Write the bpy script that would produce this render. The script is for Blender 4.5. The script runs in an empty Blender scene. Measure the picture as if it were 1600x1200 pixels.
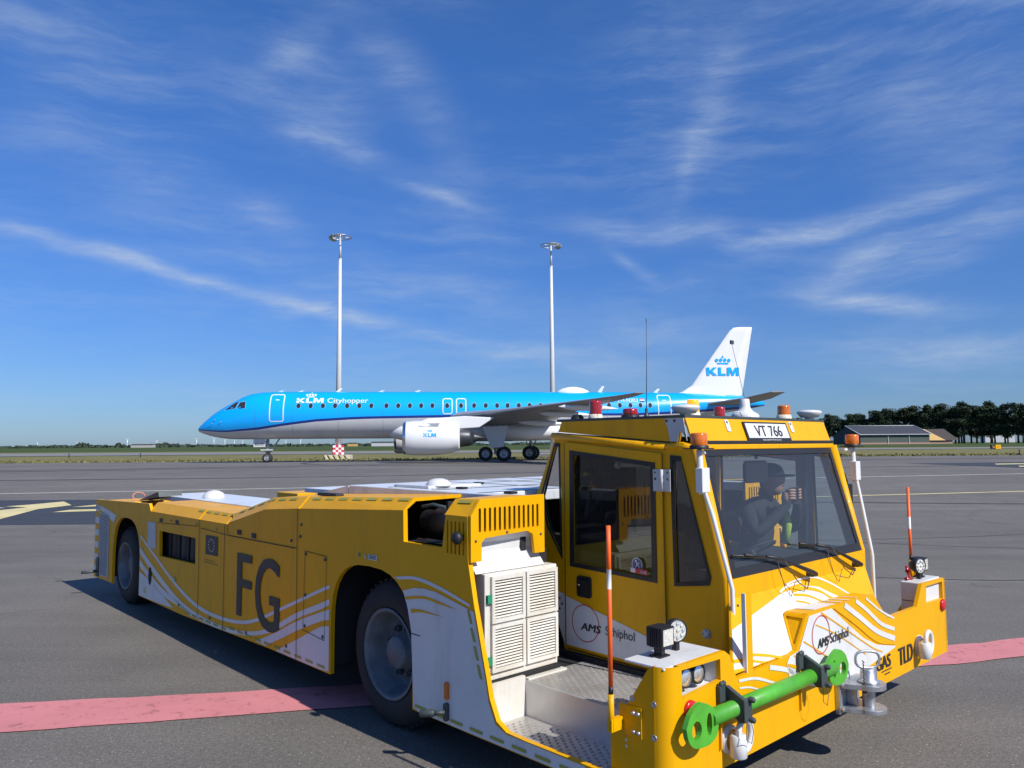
import bpy, bmesh, math, random
from math import sin, cos, pi, radians, sqrt, atan2
from mathutils import Vector, Matrix
from mathutils.geometry import tessellate_polygon
random.seed(7)
SC = bpy.context.scene
COL = SC.collection
# ------------------------------------------------------------------ camera
cam_d = bpy.data.cameras.new("camera"); cam = bpy.data.objects.new("camera", cam_d); COL.objects.link(cam)
cam_d.sensor_width = 36; cam_d.lens = 1205/1600*36; cam_d.clip_start = .05; cam_d.clip_end = 30000
fw = Vector((0, cos(radians(4.5)), sin(radians(4.5)))); rt = Vector((1, 0, 0)); up = rt.cross(fw)
ROLL = math.atan(10/1600.)
M3 = Matrix((rt, up, -fw)).transposed().to_4x4() @ Matrix.Rotation(-ROLL, 4, 'Z')
cam.matrix_world = Matrix.Translation((0, 0, 1.65)) @ M3
SC.camera = cam
# ------------------------------------------------------------------ light
TH = radians(47.4)
RV = Vector((sin(TH), cos(TH), 0)); BV = Vector((-cos(TH), sin(TH), 0))   # tug: to its right side / to its rear
AZ = radians(3.5); EL = radians(42)
sh = (-BV)*cos(AZ)+RV*sin(AZ)
SUN = Vector((sh.x*cos(EL), sh.y*cos(EL), sin(EL)))
sl = bpy.data.lights.new("sun", 'SUN'); sl.energy = 5.0; sl.angle = radians(.53); sl.color = (1, .955, .89)
so = bpy.data.objects.new("sun", sl); so.rotation_euler = SUN.to_track_quat('Z', 'Y').to_euler(); so.location = (20, -20, 30); COL.objects.link(so)
W = bpy.data.worlds.new("World"); SC.world = W; W.use_nodes = True
nt = W.node_tree; nt.nodes.clear()
SC.view_settings.view_transform = 'Standard'; SC.view_settings.look = 'None'
SC.view_settings.exposure = 0.17; SC.view_settings.gamma = 1
SC.render.engine = 'CYCLES'
try:
    SC.cycles.max_bounces = 8; SC.cycles.transparent_max_bounces = 16
except Exception: pass
def N(t, **k):
    n = nt.nodes.new(t)
    for a, b in k.items(): setattr(n, a, b)
    return n
def math_(op, a, b=None, clamp=False):
    m = N('ShaderNodeMath', operation=op); m.use_clamp = clamp
    for i, v in enumerate((a, b)):
        if v is None: continue
        if isinstance(v, (int, float)): m.inputs[i].default_value = v
        else: nt.links.new(v, m.inputs[i])
    return m.outputs[0]
sky = N('ShaderNodeTexSky', sky_type='NISHITA'); sky.sun_disc = False
sky.sun_elevation = EL; sky.sun_rotation = atan2(SUN.x, SUN.y)
sky.altitude = 0; sky.air_density = 1.0; sky.dust_density = .35; sky.ozone_density = 3.2
tc = N('ShaderNodeTexCoord'); sx = N('ShaderNodeSeparateXYZ'); nt.links.new(tc.outputs['Generated'], sx.inputs[0])
az = math_('ARCTAN2', sx.outputs[0], sx.outputs[1])            # azimuth and elevation of the sky direction, in radians
el = math_('ARCSINE', sx.outputs[2])
cv = N('ShaderNodeCombineXYZ'); nt.links.new(az, cv.inputs[0]); nt.links.new(el, cv.inputs[1])
warp = N('ShaderNodeTexNoise'); warp.inputs['Scale'].default_value = 5; warp.inputs['Detail'].default_value = 4
nt.links.new(cv.outputs[0], warp.inputs['Vector'])
ws = N('ShaderNodeVectorMath', operation='SUBTRACT'); nt.links.new(warp.outputs['Color'], ws.inputs[0]); ws.inputs[1].default_value = (.5, .5, .5)
wm = N('ShaderNodeVectorMath', operation='SCALE'); nt.links.new(ws.outputs[0], wm.inputs[0]); wm.inputs['Scale'].default_value = .055
wa = N('ShaderNodeVectorMath', operation='ADD'); nt.links.new(cv.outputs[0], wa.inputs[0]); nt.links.new(wm.outputs[0], wa.inputs[1])
def fbm(rot, scx, scy, det=8, rough=.6, loc=0):
    m = N('ShaderNodeMapping'); m.inputs['Rotation'].default_value = (0, 0, rot); m.inputs['Scale'].default_value = (scx, scy, 1); m.inputs['Location'].default_value = (loc, loc*.7, 0)
    nt.links.new(wa.outputs[0], m.inputs[0])
    n = N('ShaderNodeTexNoise'); n.inputs['Scale'].default_value = 1; n.inputs['Detail'].default_value = det; n.inputs['Roughness'].default_value = rough
    nt.links.new(m.outputs[0], n.inputs['Vector']); return n.outputs['Fac']
def ramp(v, a, b):
    m = N('ShaderNodeMapRange'); m.inputs[1].default_value = a; m.inputs[2].default_value = b; m.interpolation_type = 'SMOOTHSTEP'
    nt.links.new(v, m.inputs[0]); return m.outputs[0]
fib1 = fbm(.22, 5, 34, 11, .68); fib2 = fbm(-.35, 6, 30, 11, .68, 3); fib3 = fbm(.9, 7, 24, 11, .68, 7); big = fbm(.1, 2.0, 5.0, 5, .55, 11)
fsum = math_('MULTIPLY', math_('ADD', math_('ADD', ramp(fib1, .36, .74), ramp(fib2, .38, .76)), ramp(fib3, .4, .78)), .42)
big2 = fbm(-.3, 3.0, 7.0, 6, .6, 23); fib1r = ramp(fib1, .4, .72)
fine = ramp(fbm(.0, 9, 60, 9, .65, 5), .3, .7)
# cirrus streaks: azimuth, elevation, angle, half length, half width (degrees), amount
SEG = [(-38, 14.4, -24, 11.6, .5, .75), (-27, 12.2, -16, 10.2, .5, .7), (-18, 10.8, -8, 8.3, .45, .7), (-10, 8.7, 4, 6.3, .6, .4), (3, 16.2, 12, 15.0, .8, .35), (9, 15.4, 19, 13.9, .8, .62), (16, 14.0, 25, 14.9, .75, .8), (23, 14.6, 32, 15.8, .6, .5),
 (20.5, 10.2, 31, 8.6, .55, .75), (21, 10.6, 28, 13.4, 1.1, .5), (26, 11.5, 36, 14.5, 1.4, .4), (20, 6.4, 38, 5.6, 1.3, .45), (4, 9.5, 18, 7.5, 1.3, .3), (-2, 7.5, 14, 5.2, 1.2, .35),
 (-20, 24.2, -13, 29.6, 1.1, .36), (-17, 25, -10, 24.2, 2.6, .28), (-11.6, 29.5, -5, 22.5, 1.6, .3), (-18, 22.5, -9.5, 20.6, .7, .55), (-20.5, 17, -15.5, 14.9, 1.0, .36), (-9.5, 19.2, -2.5, 17.5, .5, .45), (-6, 23, -2, 15, 2.2, .16),
 (17.5, 29, 12, 18, 1.3, .26), (13.5, 22, 12, 17, .6, .2), (7.5, 14, 11, 11.4, .4, .4), (31, 25, 26, 18, 2.6, .26), (36, 24, 29, 15, 3, .24), (-35, 20.3, -19, 16.5, 1.8, .25), (-30, 15.5, -12, 12, 1.4, .18), (-36, 27, -26, 24, 2.0, .2), (-24, 26, -14, 23.5, 1.2, .2), (-12, 12.5, 4, 9.5, 1.4, .2), (24, 30, 38, 27, 3, .16)]
STREAKS = [((a0+a1)/2, (e0+e1)/2, math.degrees(atan2(e1-e0, a1-a0)), math.hypot(a1-a0, e1-e0)*.42, w, k) for (a0, e0, a1, e1, w, k) in SEG]
acc = None
for (a, e, ang, L, wd, amt) in STREAKS:
    m = N('ShaderNodeMapping'); m.vector_type = 'TEXTURE'
    m.inputs['Location'].default_value = (radians(a), radians(e), 0); m.inputs['Rotation'].default_value = (0, 0, radians(ang)); m.inputs['Scale'].default_value = (radians(L), radians(wd), 1e6)
    nt.links.new(wa.outputs[0], m.inputs[0])
    d = N('ShaderNodeVectorMath', operation='DOT_PRODUCT'); nt.links.new(m.outputs[0], d.inputs[0]); nt.links.new(m.outputs[0], d.inputs[1])
    g = math_('MULTIPLY', math_('POWER', 2.718, math_('MULTIPLY', d.outputs['Value'], -1.0)), amt*1.12)
    acc = g if acc is None else math_('ADD', acc, g)
cl = math_('ADD', math_('MULTIPLY', acc, math_('ADD', math_('MULTIPLY', fsum, .95), math_('ADD', math_('MULTIPLY', fine, .22), .10))), math_('ADD', math_('MULTIPLY', math_('MULTIPLY', ramp(big, .40, .72), fsum), .24), math_('MULTIPLY', math_('MULTIPLY', ramp(big2, .40, .7), fib1r), .16)))
cl = math_('MULTIPLY', cl, ramp(sx.outputs[2], .0, .05), True)
skyb = N('ShaderNodeMix', data_type='RGBA', blend_type='MULTIPLY'); skyb.inputs[0].default_value = 1
nt.links.new(sky.outputs[0], skyb.inputs[6])
cr = N('ShaderNodeValToRGB'); nt.links.new(math_('MULTIPLY', el, 1/.9, True), cr.inputs[0])       # clear-air tint by elevation
for k, (p, c) in enumerate([(0, (.42, .60, .96)), (.12, (.40, .63, 1.05)), (.3, (.40, .71, 1.22)), (.52, (.45, .85, 1.42)), (1, (.47, .88, 1.42))]):
    e_ = cr.color_ramp.elements[k] if k < 2 else cr.color_ramp.elements.new(p); e_.position = p; e_.color = (c[0]/2, c[1]/2, c[2]/2, 1)
cs = N('ShaderNodeVectorMath', operation='SCALE'); nt.links.new(cr.outputs[0], cs.inputs[0]); cs.inputs['Scale'].default_value = 2; nt.links.new(cs.outputs[0], skyb.inputs[7])
cm = N('ShaderNodeMix', data_type='RGBA'); nt.links.new(cl, cm.inputs[0]); nt.links.new(skyb.outputs[2], cm.inputs[6]); cm.inputs[7].default_value = (4.6, 5.6, 7.2, 1)
bg = N('ShaderNodeBackground'); nt.links.new(cm.outputs[2], bg.inputs[0]); bg.inputs[1].default_value = .092
wo = N('ShaderNodeOutputWorld'); nt.links.new(bg.outputs[0], wo.inputs[0])
# ------------------------------------------------------------------ materials
def mat(name, col, rough=.5, metal=0, coat=0, noise=0, nscale=8, bump=0, bscale=60, emit=None, estr=0, spec=.5, ncol=None, trans=0, alpha=1):
    m = bpy.data.materials.new(name); m.use_nodes = True; t = m.node_tree; b = t.nodes['Principled BSDF']
    b.inputs['Base Color'].default_value = (*col, 1); b.inputs['Roughness'].default_value = rough; b.inputs['Metallic'].default_value = metal
    b.inputs['Coat Weight'].default_value = coat; b.inputs['Coat Roughness'].default_value = .06; b.inputs['Specular IOR Level'].default_value = spec
    b.inputs['Transmission Weight'].default_value = trans; b.inputs['Alpha'].default_value = alpha
    if emit: b.inputs['Emission Color'].default_value = (*emit, 1); b.inputs['Emission Strength'].default_value = estr
    tc = t.nodes.new('ShaderNodeTexCoord')
    n = t.nodes.new('ShaderNodeTexNoise'); n.inputs['Scale'].default_value = nscale; n.inputs['Detail'].default_value = 7; n.inputs['Roughness'].default_value = .65
    t.links.new(tc.outputs['Object'], n.inputs['Vector'])
    if noise or ncol:
        mx = t.nodes.new('ShaderNodeMix'); mx.data_type = 'RGBA'
        mr = t.nodes.new('ShaderNodeMapRange'); mr.inputs[1].default_value = .35; mr.inputs[2].default_value = .75
        t.links.new(n.outputs['Fac'], mr.inputs[0]); t.links.new(mr.outputs[0], mx.inputs[0])
        mx.inputs[6].default_value = (*col, 1); c2 = ncol if ncol else tuple(c*(1-noise) for c in col); mx.inputs[7].default_value = (*c2, 1)
        t.links.new(mx.outputs[2], b.inputs['Base Color'])
        r2 = t.nodes.new('ShaderNodeMapRange'); r2.inputs[3].default_value = rough*.85; r2.inputs[4].default_value = min(1, rough*1.25)
        t.links.new(n.outputs['Fac'], r2.inputs[0]); t.links.new(r2.outputs[0], b.inputs['Roughness'])
    if bump:
        n2 = t.nodes.new('ShaderNodeTexNoise'); n2.inputs['Scale'].default_value = bscale; n2.inputs['Detail'].default_value = 5; t.links.new(tc.outputs['Object'], n2.inputs['Vector'])
        bp = t.nodes.new('ShaderNodeBump'); bp.inputs['Strength'].default_value = bump; bp.inputs['Distance'].default_value = .01
        t.links.new(n2.outputs['Fac'], bp.inputs['Height']); t.links.new(bp.outputs[0], b.inputs['Normal'])
    return m
M = {}
M['yellow'] = mat('yellow_paint', (.75, .365, .0), .40, coat=.06, noise=.08, nscale=3, spec=.22)
def grime(m, col, amt, sc=(2.2, 2.2, .5)):
    t = m.node_tree; b = t.nodes['Principled BSDF']; src = b.inputs['Base Color'].links[0].from_socket; tc = t.nodes.new('ShaderNodeTexCoord'); mp = t.nodes.new('ShaderNodeMapping'); mp.inputs['Scale'].default_value = sc
    n = t.nodes.new('ShaderNodeTexNoise'); n.inputs['Scale'].default_value = 3; n.inputs['Detail'].default_value = 12; n.inputs['Roughness'].default_value = .75; n.inputs['Distortion'].default_value = .4
    r = t.nodes.new('ShaderNodeMapRange'); r.inputs[1].default_value = .52; r.inputs[2].default_value = .78; r.inputs[4].default_value = amt; x = t.nodes.new('ShaderNodeMix'); x.data_type = 'RGBA'; x.inputs[7].default_value = (*col, 1); L = t.links.new
    L(tc.outputs['Object'], mp.inputs[0]); L(mp.outputs[0], n.inputs['Vector']); L(n.outputs['Fac'], r.inputs[0]); L(r.outputs[0], x.inputs[0]); L(src, x.inputs[6]); L(x.outputs[2], b.inputs['Base Color'])
grime(M['yellow'], (.30, .16, .02), .45)
M['white'] = mat('white_paint', (.66, .66, .65), .42, coat=.10, noise=.10, nscale=4)
M['dirtywhite'] = mat('worn_white_paint', (.66, .65, .60), .5, coat=.1, ncol=(.58, .52, .42), nscale=5)
M['deck'] = mat('deck_paint', (.66, .69, .72), .45, noise=.15, nscale=3, coat=.1)
grime(M['white'], (.36, .33, .28), .5); grime(M['dirtywhite'], (.36, .28, .17), .7); grime(M['deck'], (.36, .36, .35), .6)
M['black'] = mat('black_plastic', (.014, .014, .016), .5, noise=.3)
M['rubber'] = mat('tyre_rubber', (.018, .018, .02), .8, ncol=(.036, .034, .032), nscale=6, bump=.2)
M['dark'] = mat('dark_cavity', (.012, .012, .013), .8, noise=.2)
M['text'] = mat('black_lettering', (.03, .028, .028), .45, noise=.1)
M['rim'] = mat('grey_rim_paint', (.17, .19, .21), .5, ncol=(.08, .085, .09), nscale=9)
M['steel'] = mat('galvanised_steel', (.50, .51, .53), .38, metal=.75, ncol=(.32, .33, .35), nscale=14)
M['chrome'] = mat('polished_steel', (.75, .75, .77), .15, metal=1)
M['alu'] = mat('aluminium_tread', (.60, .58, .55), .36, metal=.6, ncol=(.40, .37, .33), nscale=5)
M['aluplain'] = mat('aluminium_plate', (.62, .62, .62), .34, metal=.55, ncol=(.48, .48, .48), nscale=3)
M['grey'] = mat('grey_paint', (.50, .51, .52), .5, noise=.15)
M['green'] = mat('green_paint', (.085, .40, .03), .4, coat=.2, ncol=(.06, .30, .02), nscale=12)
grime(M['green'], (.10, .12, .06), .6, (9, 9, 9)); grime(M['steel'], (.12, .10, .08), .8, (9, 9, 9))
M['darkgrey'] = mat('dark_grey_bracket', (.05, .065, .065), .5, noise=.3)
M['orange'] = mat('orange_reflective_tape', (.88, .12, .008), .45, noise=.1)
M['red'] = mat('red_reflector', (.55, .01, .01), .25, coat=.5)
M['redlens'] = mat('red_lens', (.42, .012, .02), .18, coat=.6, noise=.4, nscale=40)
M['amber'] = mat('amber_lens', (.75, .17, .006), .2, coat=.6, noise=.45, nscale=40)
M['amberlit'] = mat('amber_lens_lit', (.85, .26, .01), .2, coat=.5, emit=(1, .42, .02), estr=.9)
M['beige'] = mat('beige_plastic', (.62, .58, .47), .5, noise=.1)
M['retro'] = mat('retroreflective_tape', (.36, .34, .06), .5, noise=.2, nscale=30)
M['seam'] = mat('panel_seam', (.03, .02, .012), .7)
M['lamp'] = mat('lamp_glass', (.8, .8, .78), .08, metal=.7, noise=.3, nscale=60)
M['led'] = mat('led_lens', (.75, .74, .66), .2, metal=.2, noise=.35, nscale=70)
def worn(name, c1, c2, ns, lo=.36, hi=.46):
    m = mat(name, c1, .8, ncol=c2, nscale=ns); t = m.node_tree; b = t.nodes['Principled BSDF']; tc = t.nodes.new('ShaderNodeTexCoord')
    n = t.nodes.new('ShaderNodeTexNoise'); n.inputs['Scale'].default_value = 9; n.inputs['Detail'].default_value = 10; n.inputs['Roughness'].default_value = .8; t.links.new(tc.outputs['Object'], n.inputs['Vector'])
    r = t.nodes.new('ShaderNodeMapRange'); r.inputs[1].default_value = lo; r.inputs[2].default_value = hi; r.inputs[3].default_value = .55; t.links.new(n.outputs['Fac'], r.inputs[0]); t.links.new(r.outputs[0], b.inputs['Alpha']); return m
M['pink'] = worn('worn_red_marking', (.60, .215, .22), (.48, .17, .175), 1.4)
M['line'] = worn('worn_white_marking', (.66, .64, .52), (.45, .44, .37), .8)
M['yline'] = worn('worn_yellow_marking', (.66, .57, .27), (.47, .41, .22), .8, .33, .42)
M['darkasph'] = mat('dark_marking_field', (.036, .042, .055), .85, noise=.2, nscale=1.5)
M['cloth'] = mat('dark_jacket', (.02, .023, .03), .9, noise=.3, nscale=14)
M['hiviz'] = mat('high_visibility_vest', (.45, .62, .06), .8)
M['skin'] = mat('skin', (.50, .27, .19), .55)
M['cablack'] = mat('cab_trim', (.02, .021, .024), .65, noise=.3)
M['orangewire'] = mat('orange_wire', (.85, .25, .12), .5)
M['kblue'] = mat('aircraft_blue', (.0, .38, .90), .28, coat=.4, noise=.04, nscale=1)
M['navy'] = mat('aircraft_navy', (.006, .03, .20), .3, coat=.4)
M['pwhite'] = mat('aircraft_white', (.74, .74, .74), .3, coat=.5, noise=.05, nscale=1)
M['pbelly'] = mat('aircraft_grey', (.56, .56, .57), .32, coat=.4, noise=.08, nscale=1)
M['wing'] = mat('wing_grey', (.30, .30, .30), .4, noise=.15, nscale=1.2)
M['pdark'] = mat('aircraft_dark_metal', (.06, .065, .075), .4, metal=.5, noise=.2)
M['pglass'] = mat('aircraft_window', (.03, .028, .03), .12, coat=.3)
M['pframe'] = mat('aircraft_window_frame', (.25, .42, .55), .4)
M['strut'] = mat('gear_strut', (.35, .37, .38), .4, metal=.4)
M['mast'] = mat('galvanised_mast', (.62, .63, .62), .5, noise=.12, nscale=2)
M['concrete'] = mat('concrete', (.42, .41, .38), .85, noise=.2, nscale=3)
M['cred'] = mat('red_check_paint', (.55, .03, .05), .6)
M['mirror'] = mat('mirror', (.2, .22, .25), .05, metal=1)
def glassmat(name, tint, base=.05, rough=.02, diffuse_mix=.04, dcol=(.5, .52, .55)):  # an even share of diffuse grey makes the pane lighter and hazier
    m = bpy.data.materials.new(name); m.use_nodes = True; t = m.node_tree; t.nodes.clear()
    tr = t.nodes.new('ShaderNodeBsdfTransparent'); tr.inputs[0].default_value = (*tint, 1)
    gl = t.nodes.new('ShaderNodeBsdfGlossy'); gl.inputs['Roughness'].default_value = rough
    df = t.nodes.new('ShaderNodeBsdfDiffuse'); df.inputs[0].default_value = (*dcol, 1)
    fr = t.nodes.new('ShaderNodeFresnel'); fr.inputs[0].default_value = 1.52
    ad = t.nodes.new('ShaderNodeMath'); ad.operation = 'MULTIPLY_ADD'; ad.inputs[1].default_value = 1.0; ad.inputs[2].default_value = base; ad.use_clamp = True
    t.links.new(fr.outputs[0], ad.inputs[0])
    m1 = t.nodes.new('ShaderNodeMixShader'); m1.inputs[0].default_value = diffuse_mix; t.links.new(tr.outputs[0], m1.inputs[1]); t.links.new(df.outputs[0], m1.inputs[2])
    m2 = t.nodes.new('ShaderNodeMixShader'); t.links.new(ad.outputs[0], m2.inputs[0]); t.links.new(m1.outputs[0], m2.inputs[1]); t.links.new(gl.outputs[0], m2.inputs[2])
    o = t.nodes.new('ShaderNodeOutputMaterial'); t.links.new(m2.outputs[0], o.inputs[0]); return m
M['glass'] = glassmat('cab_glass', (.76, .82, .81), .03, .01, .02)
M['wglass'] = glassmat('windscreen_glass', (.78, .84, .84), -.01, .02, .07, (.38, .40, .42))
def asphalt():
    m = bpy.data.materials.new('asphalt'); m.use_nodes = True; t = m.node_tree; b = t.nodes['Principled BSDF']; L = t.links.new
    tc = t.nodes.new('ShaderNodeTexCoord')
    def noise(s, d=6, r=.6, sc=(1, 1, 1), rot=0):
        mp = t.nodes.new('ShaderNodeMapping'); mp.inputs['Scale'].default_value = sc; mp.inputs['Rotation'].default_value = (0, 0, rot); L(tc.outputs['Object'], mp.inputs[0])
        n = t.nodes.new('ShaderNodeTexNoise'); n.inputs['Scale'].default_value = s; n.inputs['Detail'].default_value = d; n.inputs['Roughness'].default_value = r; L(mp.outputs[0], n.inputs['Vector']); return n.outputs['Fac']
    def rmp(v, a, b_, c, d):
        r = t.nodes.new('ShaderNodeMapRange'); r.inputs[1].default_value = a; r.inputs[2].default_value = b_; r.inputs[3].default_value = c; r.inputs[4].default_value = d; L(v, r.inputs[0]); return r.outputs[0]
    def mul(a, b_):
        r = t.nodes.new('ShaderNodeMath'); r.operation = 'MULTIPLY'; L(a, r.inputs[0]); L(b_, r.inputs[1]); return r.outputs[0]
    a = mul(rmp(noise(.12), .3, .7, .84, 1.14), rmp(noise(1.3, 8), .25, .75, .88, 1.12))
    a = mul(a, rmp(noise(1.0, 4, .6, (.05, 1.6, 1), radians(10)), .35, .7, 1.06, .88))     # lane-wise wear running along the taxiway
    a = mul(a, rmp(noise(90, 4, .7), .3, .7, .5, 1.5)); a = mul(a, rmp(noise(35, 3), .35, .65, .85, 1.15))
    v = t.nodes.new('ShaderNodeTexVoronoi'); v.inputs['Scale'].default_value = 34; L(tc.outputs['Object'], v.inputs['Vector'])
    sp = rmp(v.outputs['Distance'], .10, .19, 1, 0)
    vs = t.nodes.new('ShaderNodeSeparateColor'); L(v.outputs['Color'], vs.inputs[0]); pick = rmp(vs.outputs[0], .72, .78, 0, 1)
    sp = mul(sp, pick)
    vc = t.nodes.new('ShaderNodeTexVoronoi'); vc.feature = 'DISTANCE_TO_EDGE'; vc.inputs['Scale'].default_value = .16
    nw = t.nodes.new('ShaderNodeTexNoise'); nw.inputs['Scale'].default_value = 1.2; nw.inputs['Detail'].default_value = 6; L(tc.outputs['Object'], nw.inputs['Vector'])
    vm = t.nodes.new('ShaderNodeVectorMath'); vm.operation = 'ADD'; L(tc.outputs['Object'], vm.inputs[0]); L(nw.outputs['Color'], vm.inputs[1]); L(vm.outputs[0], vc.inputs['Vector'])
    crack = rmp(vc.outputs['Distance'], 0, .0025, .55, 1); a = mul(a, crack)
    a = mul(a, rmp(noise(.45, 9, .7), .60, .72, 1, .80)); a = mul(a, rmp(noise(2.6, 6, .7), .66, .74, 1, .84))
    c = t.nodes.new('ShaderNodeMix'); c.data_type = 'RGBA'; c.blend_type = 'MULTIPLY'; c.inputs[0].default_value = 1
    cc = t.nodes.new('ShaderNodeCombineColor'); [L(a, cc.inputs[i]) for i in range(3)]
    c.inputs[6].default_value = (.146, .132, .114, 1); L(cc.outputs[0], c.inputs[7])
    c2 = t.nodes.new('ShaderNodeMix'); c2.data_type = 'RGBA'; L(sp, c2.inputs[0]); L(c.outputs[2], c2.inputs[6]); c2.inputs[7].default_value = (.36, .34, .31, 1)
    L(c2.outputs[2], b.inputs['Base Color']); b.inputs['Roughness'].default_value = .78; b.inputs['Specular IOR Level'].default_value = .4
    bp = t.nodes.new('ShaderNodeBump'); bp.inputs['Strength'].default_value = .55; bp.inputs['Distance'].default_value = .006; L(noise(110, 3), bp.inputs['Height']); L(bp.outputs[0], b.inputs['Normal'])
    return m
M['asphalt'] = asphalt()
def grassmat(name, c1, c2, s=.25):
    m = mat(name, c1, .95, ncol=c2, nscale=s, bump=.8, bscale=3, spec=.1); return m
M['grass'] = grassmat('grass', (.13, .135, .05), (.24, .20, .09))
M['field'] = grassmat('far_grass', (.045, .075, .02), (.08, .10, .03), .02)
M['strip'] = mat('pale_taxiway', (.20, .20, .19), .9, noise=.15, nscale=.1)
M['leaf'] = mat('tree_foliage', (.046, .068, .036), .8, ncol=(.022, .038, .018), nscale=.25, spec=.2)
M['bark'] = mat('bark', (.06, .05, .04), .9)
M['far'] = mat('distant_foliage', (.05, .075, .045), .9, ncol=(.03, .05, .035), nscale=.02)
M['barnroof'] = mat('solar_roof', (.05, .052, .062), .7, noise=.2, nscale=.3)
M['barnwall'] = mat('green_cladding', (.075, .095, .08), .6, noise=.15, nscale=.5)
M['gableshade'] = mat('shaded_gable', (.03, .035, .035), .7)  # shade on the gable walls put into their colour, darker than the cladding
M['brick'] = mat('pink_brick', (.36, .22, .18), .8)
M['thatch'] = mat('thatched_roof', (.50, .33, .12), .9)
M['tile'] = mat('dark_roof_tiles', (.05, .04, .035), .8)
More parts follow.
